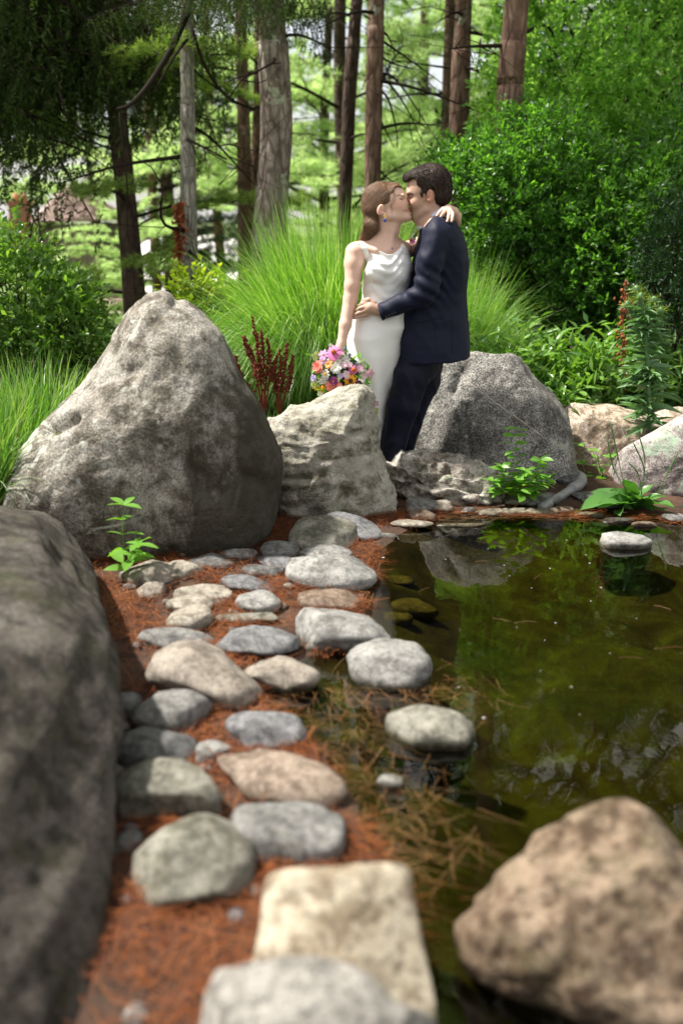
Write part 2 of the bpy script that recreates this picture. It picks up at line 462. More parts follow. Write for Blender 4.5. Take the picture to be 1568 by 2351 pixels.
# water: a thin clear olive sheet that reflects by Fresnel
t = NT('pond_water'); v = t.coord(scale=(1, .55, 1))
w = t.math('ADD', t.math('MULTIPLY', t.noise(v, 5, 3, .5), .8), t.math('MULTIPLY', t.noise(v, 26, 2, .5), .2))
bmp = t.bump(w, .11, .012)
fr = t.n('ShaderNodeFresnel', {'IOR': 1.42, 'Normal': bmp})
tr = t.n('ShaderNodeBsdfTransparent', {'Color': (.50, .48, .22)})
gl = t.n('ShaderNodeBsdfGlossy', {'Color': (1, 1, 1), 'Roughness': .0, 'Normal': bmp})
M['water'] = t.done(t.n('ShaderNodeMixShader', {0: fr.outputs[0], 1: tr.outputs[0], 2: gl.outputs[0]}))
wx = np.linspace(-2.2, 4.6, 40); wy = np.linspace(.25, 5.3, 40); WX, WY = np.meshgrid(wx, wy)
wat = obj('water', np.stack([WX, WY, np.full_like(WX, 0.0)], -1).reshape(-1, 3), grid_faces(40, 40), M['water'], origin=(0, 0, 0))
meta(wat, 'still dark olive pond water reflecting trees and boulders', kind='structure')

# ================================================================== boulders and stones
M['rk_big'] = rock_mat('rk_big', (.075, .064, .046), (.19, .17, .14), (.33, .31, .275), 2.4, (.42, .42, .37), .1, .5, .8, stain_shade=.9, bdist=.02)
M['rk_left'] = rock_mat('rk_left', (.017, .014, .010), (.046, .038, .030), (.10, .087, .074), 3.0, None, 0, .5, .9, moss=.4, bdist=.02)
M['rk_second'] = rock_mat('rk_second', (.09, .08, .05), (.26, .24, .18), (.43, .41, .35), 3.5, (.38, .40, .30), .1, .5, .9, moss=.5, bdist=.02, band=(.48, .45, .39))
M['rk_rough'] = rock_mat('rk_rough', (.13, .105, .08), (.36, .32, .27), (.52, .49, .44), 4.5, (.33, .38, .25), .1, .5, 1.0, moss=.35, bdist=.02)
M['rk_grey'] = rock_mat('rk_grey', (.06, .056, .05), (.15, .142, .13), (.26, .25, .23), 2.6, (.30, .32, .27), -.15, .95, .7, bdist=.01, mott=.6)
M['rk_tan'] = rock_mat('rk_tan', (.16, .12, .08), (.36, .285, .21), (.52, .44, .36), 3.2, None, 0, .5, .8)
M['rk_lichen'] = rock_mat('rk_lichen', (.12, .10, .095), (.25, .21, .20), (.40, .36, .34), 3.2, (.27, .36, .26), .25, .6, .7)
M['rk_right'] = rock_mat('rk_right', (.035, .02, .01), (.11, .072, .044), (.22, .165, .115), 5.5, None, 0, .3, .6, moss=.35)
M['rk_cream'] = rock_mat('rk_cream', (.17, .13, .085), (.34, .29, .21), (.43, .38, .29), 5, None, 0, .3, .6)
M['rk_slab'] = rock_mat('rk_slab', (.09, .085, .075), (.21, .20, .18), (.33, .31, .28), 9, None, 0, .5, .6)
def boulder(name, label, out, Y, front, back, mat, pole=None, e1=1.0, e2=.8, amp=.03, fr_=3.0, ramp_=.02, rfr=6.0, seed=0, nu=150, nv=76, group=None, strat=None, cat='boulder', cuts=(), parent=None, fac=7):
    out = closed(out, nu)
    cen = out.mean(0)
    P0 = atY(cen[0], cen[1], Y); nrm = P0 - CAMP; nrm /= np.linalg.norm(nrm)
    def pl(p):
        d = ray(*p); return CAMP + d * ((P0 - CAMP) @ nrm / (d @ nrm))
    O = np.array([pl(p) for p in out])
    pf = pl(pole) if pole is not None else P0
    V = [pf - nrm * front]
    rows = np.linspace(0, math.pi, nv)[1:-1]
    for ph in rows:
        r = math.sin(ph) ** e1; c = abs(math.cos(ph)) ** e2
        base = pf if ph < math.pi / 2 else P0
        off = -nrm * front * c if ph < math.pi / 2 else nrm * back * c
        V.extend(base + (O - base) * r + off)
    V.append(P0 + nrm * back); V = np.array(V)
    m = len(rows); F = [(0, 1 + (k + 1) % nu, 1 + k) for k in range(nu)]
    for j in range(m - 1):
        for k in range(nu):
            a = 1 + j * nu
            F.append((a + k, a + (k + 1) % nu, a + nu + (k + 1) % nu, a + nu + k))
    e = len(V) - 1; a = 1 + (m - 1) * nu
    F += [(a + k, a + (k + 1) % nu, e) for k in range(nu)]
    Rf = np.random.default_rng(seed + 1000)
    for _ in range(fac):    # broken faces
        n_ = unit(-nrm * Rf.uniform(.5, 1.1) + Rf.normal(0, .55, 3) + np.array([0, 0, .15])); pr = (V - P0) @ n_
        mx = pr.max() * Rf.uniform(.72, .88); q = pr > mx; V[q] -= n_ * ((pr[q] - mx) * .8)[:, None]
    me = raw_mesh('tmp', V, F)
    N = np.zeros(len(V) * 3, np.float32); me.vertex_normals.foreach_get('vector', N); N = N.reshape(-1, 3)
    if ((V - P0) * N).sum() < 0: N = -N; F = [f[::-1] for f in F]
    bpy.data.meshes.remove(me)
    d = (fbm(V * fr_, 4, seed) - .5) * 2 * amp
    d += (ridged(V * rfr, 4, seed + 50) - .6) * ramp_
    d += (fbm(V * 28, 3, seed + 9) - .5) * ramp_ * .35
    if strat:
        u, am, fq = strat
        u = np.array(u, float); u /= np.linalg.norm(u)
        s = (V @ u) * fq + (fbm(V * 4, 3, seed + 4) - .5) * 2.2
        fr2 = s - np.floor(s)
        d += (np.minimum(fr2 * 1.25, (1 - fr2) * 5) - .5) * am
    for (pA, pB, dep, wid) in cuts:   # grooves and cracks traced as lines
        A, B = atY(*pA, Y - front * .5), atY(*pB, Y - front * .5)
        ab = B - A; ab[1] = 0; W = V - A; W[:, 1] = 0
        tt = np.clip((W @ ab) / (ab @ ab), 0, 1)
        q = np.linalg.norm(W - tt[:, None] * ab, axis=1) + (fbm(V * 9, 2, 3) - .5) * wid
        d -= dep * np.exp(-(q / wid) ** 2) * ((V - P0) @ nrm < 0)
    V = V + N * d[:, None]
    o = obj(name, V, F, mat, parent)
    if parent is None: meta(o, label, cat, group)
    return o
big = boulder('boulder', 'huge pale grey triangular boulder, moss and painted shade on right face, tallest of the rocks', [(372, 674), (398, 690), (440, 705), (480, 745), (520, 800), (565, 890), (600, 960), (628, 1030), (637, 1090), (630, 1190), (610, 1250), (560, 1290), (440, 1310), (300, 1320), (120, 1310), (20, 1260), (2, 1170), (30, 1090), (70, 1010), (130, 945), (190, 880), (240, 810), (280, 745), (330, 695)],
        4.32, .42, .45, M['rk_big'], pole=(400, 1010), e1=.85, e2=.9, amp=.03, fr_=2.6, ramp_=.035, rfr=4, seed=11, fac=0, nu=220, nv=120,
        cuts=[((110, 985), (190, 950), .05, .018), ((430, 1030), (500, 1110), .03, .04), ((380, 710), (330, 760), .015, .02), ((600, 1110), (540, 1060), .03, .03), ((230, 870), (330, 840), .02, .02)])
second = boulder('boulder', 'craggy cream boulder right of the triangular one, hiding the bottom of the bouquet', [(835, 886), (862, 915), (868, 960), (872, 1020), (890, 1080), (908, 1140), (905, 1185), (860, 1200), (780, 1215), (690, 1215), (600, 1195), (590, 1080), (598, 975), (640, 945), (700, 925), (750, 905), (790, 890)],
        4.78, .26, .25, M['rk_second'], pole=(800, 1010), e1=.8, e2=.85, amp=.03, fr_=4, ramp_=.05, rfr=6, seed=23, strat=((.35, .1, 1), .006, 13), nu=190, nv=100,
        cuts=[((745, 1105), (700, 1150), .02, .02), ((805, 990), (835, 985), .03, .015), ((800, 1050), (790, 1150), .03, .03)])
rough = boulder('boulder', 'low layered rugged pale rock at the feet of the couple', [(872, 1058), (905, 1046), (950, 1040), (1000, 1037), (1060, 1046), (1082, 1062), (1105, 1068), (1148, 1085), (1160, 1120), (1140, 1160), (1060, 1168), (1000, 1155), (930, 1160), (890, 1145), (870, 1100)],
        5.0, .16, .22, M['rk_rough'], pole=(990, 1110), e1=.75, e2=.8, amp=.03, fr_=7, ramp_=.05, rfr=9, seed=31, strat=((.12, .1, 1), .035, 16), nu=170, nv=90, cuts=[((900, 1120), (1030, 1085), .03, .012), ((1020, 1130), (1100, 1120), .03, .012)])
grey = boulder('boulder', 'rounded dark grey granite boulder with a pale quartz vein, the man leans on it', [(1010, 836), (1050, 818), (1085, 812), (1140, 814), (1180, 818), (1215, 830), (1240, 870), (1290, 918), (1302, 985), (1315, 1060), (1318, 1100), (1290, 1135), (1180, 1150), (1050, 1150), (950, 1120), (940, 1050), (950, 960), (975, 905), (990, 870)],
        5.52, .34, .42, M['rk_grey'], pole=(1120, 990), e1=.78, e2=.8, amp=.028, fr_=3, ramp_=.03, rfr=3.5, seed=44, nu=200, nv=110, cuts=[((1062, 930), (1075, 1040), .02, .012), ((1065, 860), (1045, 900), .03, .03), ((1140, 960), (1110, 980), .015, .015)])
_bv = BVHTree.FromPolygons([tuple(v.co + Vector(WL[grey.name].tolist())) for v in grey.data.vertices], [tuple(p.vertices) for p in grey.data.polygons])
_pp = []
for _x, _y in curve([(1050, 852), (1090, 889), (1143, 929), (1197, 967), (1246, 1003)], 40):
    _h = _bv.ray_cast(Vector(CAMP.tolist()), Vector(ray(_x, _y).tolist()).normalized())
    if _h[0] is not None: _pp.append(np.array(_h[0]) - np.array([0, -.0012, 0]))
V, F = tube_geo(_pp, [.0035 * random.uniform(.5, 1.2) for _ in _pp], 5)
obj('quartz_vein', V, F, simple('quartz', (.36, .31, .26), .7), grey)
boulder('boulder', 'sandy brown boulder directly behind the dark granite one', [(1300, 935), (1350, 927), (1430, 935), (1480, 945), (1500, 1000), (1480, 1080), (1400, 1130), (1330, 1130), (1295, 1080), (1285, 1000)],
        5.78, .26, .28, M['rk_tan'], pole=(1390, 1020), e1=.75, e2=.8, amp=.03, fr_=3, ramp_=.04, rfr=5, seed=52, nu=130, nv=70)
boulder('boulder', 'grey boulder top showing past the thistle at the right edge', [(1450, 950), (1520, 937), (1600, 942), (1700, 960), (1740, 1040), (1640, 1090), (1520, 1090), (1450, 1040)],
        6.1, .28, .3, M['rk_tan'], e1=.75, e2=.8, amp=.03, fr_=3, ramp_=.03, rfr=4, seed=61, nu=110, nv=60)
boulder('boulder', 'pinkish boulder patched with pale green lichen at the right edge', [(1392, 1080), (1430, 1035), (1490, 995), (1570, 950), (1680, 930), (1790, 960), (1830, 1080), (1800, 1190), (1600, 1200), (1440, 1175), (1390, 1130)],
        5.2, .36, .35, M['rk_lichen'], pole=(1590, 1060), e1=.75, e2=.85, amp=.03, fr_=2.6, ramp_=.025, rfr=5, seed=73, nu=160, nv=90)
# the long dark boulder by the left edge, close to the camera
def blob(name, label, loc, semi, yaw, mat, amp, seed, nu=120, nv=70, p=2.5, cat='boulder', rfr=4.0, fr_=2.0, group=None, tilt=0.0, foot=None):
    V = []; F = []
    for j in range(nv + 1):
        ph = math.pi * j / nv
        for i in range(nu):
            a = 2 * math.pi * i / nu
            q = np.array([math.sin(ph) * math.cos(a), math.sin(ph) * math.sin(a), math.cos(ph)])
            V.append(q / (np.abs(q) ** p).sum() ** (1 / p))
    for j in range(nv):
        for i in range(nu):
            F.append((j * nu + i, (j + 1) * nu + i, (j + 1) * nu + (i + 1) % nu, j * nu + (i + 1) % nu))
    V = np.array(V); Rf = np.random.default_rng(seed + 77)
    for _ in range(9 if nu < 60 else 6):
        n_ = unit(Rf.normal(0, 1, 3)); pr = V @ n_; mx = pr.max() * Rf.uniform(.66, .9); q = pr > mx; V[q] -= n_ * ((pr[q] - mx) * .85)[:, None]
    D = (fbm(V * fr_ + seed, 4, seed) - .5) * 2 * amp + (ridged(V * rfr + seed, 4, seed + 5) - .6) * amp * .6
    V = V * (1 + D[:, None]) * np.array(semi)
    ct, st_ = math.cos(tilt), math.sin(tilt)
    V = V @ np.array([[ct, 0, st_], [0, 1, 0], [-st_, 0, ct]]).T
    cy_, sy_ = math.cos(yaw), math.sin(yaw)
    V = V @ np.array([[cy_, -sy_, 0], [sy_, cy_, 0], [0, 0, 1]]).T + np.array(loc)
    if foot is not None:
        k = max(1.0, (loc[2] - foot) / max(semi[2], .005)); low = V[:, 2] < loc[2]; V[low, 2] = loc[2] + (V[low, 2] - loc[2]) * k
    o = obj(name, V, F, mat); meta(o, label, cat, group); return o
blob('boulder', 'long dark brown-grey boulder filling the lower left edge, nearest of the large rocks', (-1.15, 2.22, .0), (.60, 1.66, .50), .175, M['rk_left'], .07, 5, 170, 120, 2.7)
boulder('boulder', 'tawny rounded rock with a pale crown standing in the water at the lower right', [(1060, 2130), (1130, 2040), (1180, 1980), (1230, 1905), (1290, 1868), (1370, 1850), (1440, 1855), (1500, 1900), (1580, 1990), (1640, 2100), (1680, 2260), (1620, 2400), (1440, 2420), (1280, 2360), (1150, 2290), (1080, 2210)],
        1.66, .20, .20, M['rk_right'], pole=(1300, 2080), e1=.75, e2=.85, amp=.035, fr_=5, ramp_=.035, rfr=6, fac=3, seed=81, nu=150, nv=80)
boulder('boulder', 'cream flat topped block among the needles at the bottom centre', [(606, 2040), (640, 2000), (760, 1996), (880, 1988), (932, 2000), (945, 2060), (965, 2140), (985, 2230), (1000, 2340), (960, 2450), (640, 2460), (585, 2300), (598, 2160)],
        1.47, .12, .13, M['rk_cream'], pole=(790, 2170), e1=.6, e2=.6, amp=.008, fr_=7, ramp_=.01, rfr=9, seed=91, nu=130, nv=70)
boulder('boulder', 'grey speckled slab cut off by the bottom edge, in front of the cream block', [(480, 2270), (510, 2222), (600, 2200), (700, 2195), (790, 2215), (850, 2250), (900, 2300), (990, 2340), (1010, 2450), (900, 2560), (500, 2560), (440, 2440), (455, 2340)],
        1.24, .10, .12, M['rk_slab'], pole=(720, 2380), e1=.65, e2=.65, amp=.008, fr_=7, ramp_=.01, rfr=9, seed=95, nu=130, nv=70)

# ---- cobbles: (x, y, width, height, turn, colour, label)
COB = {
 'tan': ((0.099, 0.082, 0.065), (0.199, 0.172, 0.141), (0.283, 0.249, 0.208)), 'cream': ((0.124, 0.107, 0.079), (0.250, 0.222, 0.181), (0.335, 0.308, 0.260)),
 'grey': ((0.064, 0.062, 0.059), (0.145, 0.142, 0.135), (0.222, 0.215, 0.204)), 'blue': ((0.061, 0.061, 0.065), (0.129, 0.129, 0.133), (0.206, 0.205, 0.206)),
 'dark': ((0.038, 0.038, 0.036), (0.094, 0.093, 0.090), (0.154, 0.151, 0.146)), 'light': ((0.093, 0.090, 0.082), (0.200, 0.195, 0.183), (0.290, 0.283, 0.266)),
 'green': ((0.059, 0.056, 0.041), (0.143, 0.136, 0.108), (0.236, 0.226, 0.188)), 'brown': ((0.089, 0.061, 0.044), (0.195, 0.147, 0.109), (0.288, 0.233, 0.185)),
 'rust': ((0.072, 0.044, 0.030), (0.145, 0.100, 0.069), (0.221, 0.173, 0.131)),
}
CM = {k: rock_mat('cobble_' + k, *v, sc=9, speck=.6, bump=.5, bdist=.005, rough=.7, mott=.75, moss=.25 if k in ('green', 'grey', 'dark') else .1) for k, v in COB.items()}
ST_ = [
 (345, 1318, 122, 64, 0, 'tan', 'pinkish tan oval cobble by the foot of the leafy seedling'),
 (418, 1310, 88, 48, 0, 'cream', 'speckled cream cobble touching the pinkish tan one'),
 (350, 1360, 68, 50, 0, 'tan', 'small round tan pebble in front of the pinkish tan cobble'),
 (482, 1293, 98, 44, 4, 'dark', 'dark grey flat cobble at the base of the triangular boulder'),
 (548, 1272, 76, 28, 0, 'light', 'small pale cobble tight under the triangular boulder'),
 (642, 1264, 84, 42, 3, 'grey', 'smooth grey cobble right of the small pale one by the orange needles'),
 (640, 1293, 90, 34, 6, 'blue', 'flat bluish cobble in front of the smooth grey one'),
 (604, 1311, 88, 34, 0, 'dark', 'thin slate grey cobble in the middle of the back rows'),
 (570, 1344, 124, 48, 6, 'blue', 'bluish flat cobble with a pointed right end and wet underside'),
 (466, 1367, 124, 50, 3, 'cream', 'yellowish cream bumpy cobble in the third row'),
 (592, 1388, 94, 56, 0, 'light', 'white grey domed cobble between two flat ones'),
 (436, 1390, 98, 42, -4, 'cream', 'cream cobble half hidden behind a paler rounded one'),
 (434, 1422, 102, 64, -8, 'cream', 'chunky pale cream cobble at the left of the flat green one'),
 (570, 1421, 144, 34, -2, 'green', 'long thin greenish cobble lying on edge'),
 (410, 1470, 166, 50, 4, 'grey', 'long flat grey tan cobble beside the left boulder'),
 (590, 1480, 184, 84, 6, 'blue', 'broad bluish flat cobble with a wet red rim'),
 (472, 1560, 250, 140, 20, 'tan', 'large tan cobble slanting down to the right with a dark hollow below'),
 (650, 1554, 158, 80, 3, 'tan', 'tan domed cobble half under water'),
 (392, 1640, 170, 98, 4, 'grey', 'smooth grey cobble left of the dark oval one'),
 (610, 1683, 172, 88, 0, 'blue', 'dark blue grey oval cobble at the water edge'),
 (352, 1722, 178, 104, 4, 'dark', 'slate grey cobble with a pointed left end'),
 (487, 1731, 108, 56, 0, 'light', 'small pale pebble between the slate and orange brown cobbles'),
 (378, 1826, 270, 136, 5, 'green', 'big olive tan egg shaped cobble near the left boulder'),
 (648, 1792, 292, 120, 13, 'brown', 'long orange brown cobble tilting to the right'),
 (662, 1914, 248, 150, 3, 'grey', 'grey violet domed cobble with a dimple, in front of the orange brown one'),
 (440, 1984, 262, 214, 8, 'green', 'round mottled cobble, largest of the near ones'),
 (746, 1230, 144, 96, 4, 'green', 'big rounded khaki cobble at the back of the shore'),
 (798, 1214, 160, 62, 18, 'blue', 'bluish slab leaning behind the khaki cobble'),
 (748, 1275, 112, 46, 5, 'light', 'knobbly pale cobble under the khaki one'),
 (755, 1318, 200, 92, 5, 'light', 'large white wedge shaped cobble at the left of the pond'),
 (755, 1380, 134, 58, 3, 'rust', 'rusty brown cobble below the white wedge'),
 (776, 1450, 218, 112, 10, 'light', 'broad pale cobble with dark pits at the water line'),
 (896, 1528, 184, 112, 6, 'light', 'grey white domed cobble reaching furthest into the pond among its row'),
 (986, 1672, 180, 104, 6, 'green', 'solitary grey green stone standing in the water'),
 (964, 1163, 74, 42, 4, 'grey', 'small rounded grey stone beside the rugged low rock'),
 (1016, 1163, 58, 30, 0, 'tan', 'small tan stone right of the rounded grey one'),
 (946, 1204, 90, 24, 0, 'cream', 'flat cream stone barely above the water at the back'),
 (968, 1186, 62, 34, 0, 'rust', 'small brown stone between the grey and flat cream ones'),
 (1190, 1177, 190, 20, 0, 'cream', 'long pale stone awash near the far shore'),
 (1425, 1240, 124, 42, 3, 'light', 'speckled white islet stone in the water at the right'),
 (1548, 1190, 56, 22, 0, 'grey', 'small grey stone at the right edge below the broad leaves'),
 (286, 1622, 66, 64, 0, 'dark', 'dark stone half buried in needles beside the left boulder'),
 (262, 1782, 64, 56, 0, 'dark', 'small dark stone under needles left of the egg shaped cobble'),
 (895, 1796, 58, 32, 0, 'light', 'small white pebble in the water among the straw'),
 (800, 1700, 96, 50, 0, 'dark', 'submerged stone just under the surface among floating straw'),
 (312, 2330, 60, 50, 0, 'light', 'blurred white pebble at the bottom left among the needles'),
 (1088, 1150, 60, 24, 0, 'dark', 'dark wet stone at the end of the rugged low rock'),
 (1240, 1148, 90, 30, -6, 'grey', 'grey shelf stone under the end of the pipe'),
 (1345, 1140, 60, 26, 0, 'dark', 'dark stone between the pipe and the broad leaved plant'),
 (300, 1940, 70, 60, 0, 'dark', 'dark reddish stone behind the round mottled cobble'),
 (1120, 1180, 46, 16, 0, 'tan', 'tiny tan stone at the far waterline under the rugged rock'),
 (1075, 1172, 40, 16, 0, 'blue', 'tiny bluish stone at the far waterline left of the weed'),
 (1290, 1172, 70, 18, 0, 'rust', 'low rusty stone in front of the pipe mouth'),
 (1355, 1182, 60, 16, 0, 'brown', 'low brown stone just left of the plantain'),
 (1420, 1196, 70, 14, 0, 'dark', 'dark wet stone under the plantain leaves'),
 (1480, 1204, 60, 14, 0, 'brown', 'flat brown stone right below the plantain'),
 (1310, 1100, 70, 34, 0, 'dark', 'dark stone beneath the pipe elbow'),
 (1190, 1150, 80, 26, 0, 'green', 'mossy stone around the root of the bushy weed'),
 (1385, 1150, 90, 40, 0, 'grey', 'grey rounded stone behind the left plantain leaves'),
 (880, 1232, 60, 16, 0, 'light', 'pale stone awash right of the khaki cobble'),
 (1060, 1206, 110, 12, 0, 'cream', 'thin pale stone awash left of the long one near the far shore'),
 (905, 1335, 90, 34, 0, 'green', 'submerged greenish stone just off the white wedge cobble'),
 (950, 1395, 110, 40, 4, 'rust', 'submerged rusty stone in the shallows beside the rusty cobble'),
 (905, 1420, 80, 30, 0, 'dark', 'submerged dark stone between the pale cobbles and the open water'),
 (700, 1545, 50, 20, 0, 'dark', 'dark wet pebble between the half sunken cobbles'),
]
COBXY = []; COBL = []
M['rk_sub'] = rock_mat('rk_sub', (.05, .042, .02), (.10, .085, .04), (.16, .14, .075), sc=9, wet=0, mott=.8, bdist=.004)
for si, (cx, cy, w, h, rot, kind, lab) in enumerate(ST_):
    base = atZ(cx, cy + h * .25, 0.015)
    sc_ = FPX / (base[1] * CT + CAM_H * ST)
    dep = math.atan2(CAM_H, base[1])
    a = w / 2 / sc_
    hh = h / 2 / sc_
    # choose depth so that the outline has the traced height
    cz = min(hh * .85, a * .62)
    b = math.sqrt(max((hh ** 2 - (cz * math.cos(dep)) ** 2), (.35 * hh) ** 2)) / math.sin(dep)
    b = min(b, a * 1.3)
    cz = math.sqrt(max(hh ** 2 - (b * math.sin(dep)) ** 2, (.3 * hh) ** 2)) / math.cos(dep)
    zc = cz * .42
    if 'submerged' in lab: zc = -cz * 1.4 - .012
    if 'awash' in lab: zc = 0
    P = atZ(cx, cy, zc)
    gz_ = float(ground_z(np.array([P[0]]), np.array([P[1]]))[0])
    if gz_ > 0: zc = zc + gz_ * .8; P = atZ(cx, cy, zc)
    yaw = math.radians(-rot) * 1.6
    blob('cobble', lab, (P[0], P[1], P[2]), (a * 1.10, b * 1.08, cz * 1.06), yaw, M['rk_sub'] if 'submerged' in lab else CM[kind], .09 + .06 * random.random(), 100 + si * 7, 44, 26, random.choice([2.1, 2.4, 2.8]), 'stone', 3.0, 1.2, 'cobbles along the pond shore', tilt=math.radians(rot * .5), foot=(gz_ - .03 if gz_ < -.02 else None))
    COBXY.append((P[0], P[1], a, b)); COBL.append(lab)

# small filler pebbles wedged between the cobbles
Rp = np.random.default_rng(66); got = 0; tries = 0; used_l = set()
nC = len(COBL)
while got < 34 and tries < 4000:
    tries += 1
    px_, py_ = Rp.uniform(280, 860), Rp.uniform(1270, 2120); p = atZ(px_, py_, .01)
    if sd_poly(np.array([p[:2]]), SH)[0] < .01 or px_ < 300 - (py_ - 1300) * .04: continue
    r_ = Rp.uniform(.016, .032)
    if any(((p[0] - x) / (a + r_ * .7)) ** 2 + ((p[1] - y) / (b + r_ * .7)) ** 2 < 1 for x, y, a, b in COBXY): continue
    zz = float(ground_z(np.array([p[0]]), np.array([p[1]]))[0])
    kd = ['dark', 'grey', 'blue', 'rust', 'dark', 'tan'][got % 6]
    j_ = int(np.argmin([math.hypot(p[0] - x, p[1] - y) for x, y, a, b in COBXY[:nC]]))
    lab = 'tiny %s pebble by the %s' % ({'blue': 'bluish', 'rust': 'rusty'}.get(kd, kd), COBL[j_])
    if len(lab.split()) > 16 or lab in used_l: continue
    used_l.add(lab)
    o = blob('pebble', lab, (p[0], p[1], zz + r_ * .2), (r_, r_ * Rp.uniform(.6, .95), r_ * Rp.uniform(.45, .7)), Rp.uniform(0, 3), CM[kd], .1, 900 + got, 22, 13, 2.3, 'stone', 3.0, 1.2, 'small pebbles between the cobbles')
    COBXY.append((p[0], p[1], r_, r_)); got += 1
# ================================================================== litter, straw and bits on the water
def ribbons(P, D, L, W, bend, N=None, seg=3, droop=None, up=None):
    """many thin blades at once. P start, D unit direction, L length, W width, bend vector per blade"""
    n = len(P); out = []
    up = np.tile([0, 0, 1.0], (n, 1)) if up is None else up
    S = np.cross(D, up); ln = np.linalg.norm(S, axis=1); S[ln < 1e-3] = (1, 0, 0); S /= np.linalg.norm(S, axis=1)[:, None]
    for k in range(seg + 1):
        t = k / seg
        C = P + D * (L * t)[:, None] + bend * (t * t)[..., None] if np.ndim(t) else P + D * (L * t)[:, None] + bend * (t * t)
        w = (W * (1 - .85 * t ** 2))[:, None]
        if k == seg: out.append(C[:, None, :])
        else: out.append(np.stack([C - S * w, C + S * w], 1))
    V = np.concatenate(out, 1); m = V.shape[1]
    T = []
    for k in range(seg - 1):
        a = 2 * k; T += [(a, a + 1, a + 3), (a, a + 3, a + 2)]
    a = 2 * (seg - 1); T += [(a, a + 1, a + 2)]
    T = np.array(T)
    F = (np.arange(n)[:, None, None] * m + T[None]).reshape(-1, 3)
    return V.reshape(-1, 3), F

# where the orange needles lie: sampled between the stones on the bank
def litter(n, region, name, label, mat, L0, L1, W, clump=.0, zoff=.0, on_water=False, lay=.02, swirl=2.0):
    x0, y0, x1, y1 = region
    pts = []
    while len(pts) < n:
        px = rng.uniform(x0, x1, n); py = rng.uniform(y0, y1, n)
        for a, b in zip(px, py):
            p = atZ(a, b, .01); pts.append((p[0], p[1]))
    return np.array(pts[:n])
def build_litter():
    Vs, Fs, off = [], [], 0
    # density map in world space
    n = 85000
    x = rng.uniform(-1.1, 1.0, n); y = rng.uniform(1.05, 5.3, n)
    d = sd_poly(np.stack([x, y], -1), SH)
    den = fbm(np.stack([x * 5, y * 5, x * 0], -1), 3, 77)
    keep = (d > -.04) & (den > .47) & ((x < .45) | (y > 4.5)) & (rng.uniform(size=n) < np.clip(.35 + den * .8, 0, 1))
    keep |= (d > .03) & (rng.uniform(size=n) < .16)
    x, y = x[keep], y[keep]; n = len(x)
    z = np.maximum(ground_z(x, y), .001)
    ang = fbm(np.stack([x * 4, y * 4, x * 0], -1), 2, 5) * 12 + rng.normal(0, .8, n)
    D = unit(np.stack([np.cos(ang), np.sin(ang), rng.normal(0.02, .16, n)], -1))
    L = rng.uniform(.06, .14, n); W = rng.uniform(.0006, .0010, n)
    bend = rng.normal(0, .026, (n, 3)); bend[:, 2] *= .4
    P = np.stack([x, y, z + rng.uniform(.002, .028, n)], -1) - D * L[:, None] * .5
    return ribbons(P, D, L, W, bend)
V, F = build_litter()
o = obj('pine_needle_litter', V, F, M['needle_litter'], origin=(0, 0, 0), smooth=False)
meta(o, 'orange fallen pine needles matted between the cobbles', 'pine needles', kind='stuff')
# needles and straw afloat along the shore
def floaters():
    n = 750
    c = [atZ(*p) for p in [(830, 1600), (760, 1650), (900, 1600), (980, 1590), (880, 1650), (820, 1720), (860, 1800), (900, 1880), (960, 1900), (1000, 1960), (850, 1900), (1040, 1620), (730, 1790), (1000, 1195), (1150, 1185), (1300, 1180), (1450, 1190), (1100, 1178), (870, 1960), (900, 2020)]]
    k = rng.integers(0, len(c), n); C = np.array(c)[k]
    sp = np.where(k >= 13, .22, .085)
    sp = np.where(k >= 18, .06, sp)
    x = C[:, 0] + rng.normal(0, 1, n) * sp; y = C[:, 1] + rng.normal(0, 1, n) * sp * np.where((k >= 13) & (k < 18), .16, 1.0)
    ang = np.where((k >= 13) & (k < 18), rng.normal(0, .3, n), rng.normal(-.9, .8, n))
    D = unit(np.stack([np.cos(ang), np.sin(ang), rng.normal(0, .01, n)], -1)); L = rng.uniform(.06, .17, n)
    W = rng.uniform(.0004, .0010, n)
    bend = rng.normal(0, .03, (n, 3)); bend[:, 2] = 0
    P = np.stack([x, y, rng.uniform(.002, .008, n)], -1) - D * L[:, None] * .5
    return ribbons(P, D, L, W, bend)
V, F = floaters()
o = obj('floating_straw', V, F, M['straw'], origin=(0, 0, 0), smooth=False)
meta(o, 'tangle of brown straw and needles afloat along the water edge', 'straw', kind='stuff')
# orange rust of needles washed along far shore
n = 800
cx_ = rng.uniform(860, 1568, n); cy_ = 1180 + (cx_ - 1200) * .03 + rng.normal(0, 6, n) + 10 * (cx_ < 1000)
P = np.array([atZ(a, b, .002) for a, b in zip(cx_, cy_)]); P[:, 2] += rng.uniform(.001, .012, n)
ang = rng.normal(0, .5, n); D = unit(np.stack([np.cos(ang), np.sin(ang), rng.normal(0, .05, n)], -1))
bend = rng.normal(0, .015, (n, 3)); bend[:, 2] = 0
V, F = ribbons(P, D, rng.uniform(.05, .12, n), rng.uniform(.0008, .0014, n), bend)
o = obj('pine_needle_litter', V, F, M['needle_litter'], origin=(0, 0, 0), smooth=False)
meta(o, 'orange pine needles washed up along the far water edge', 'pine needles', kind='stuff')
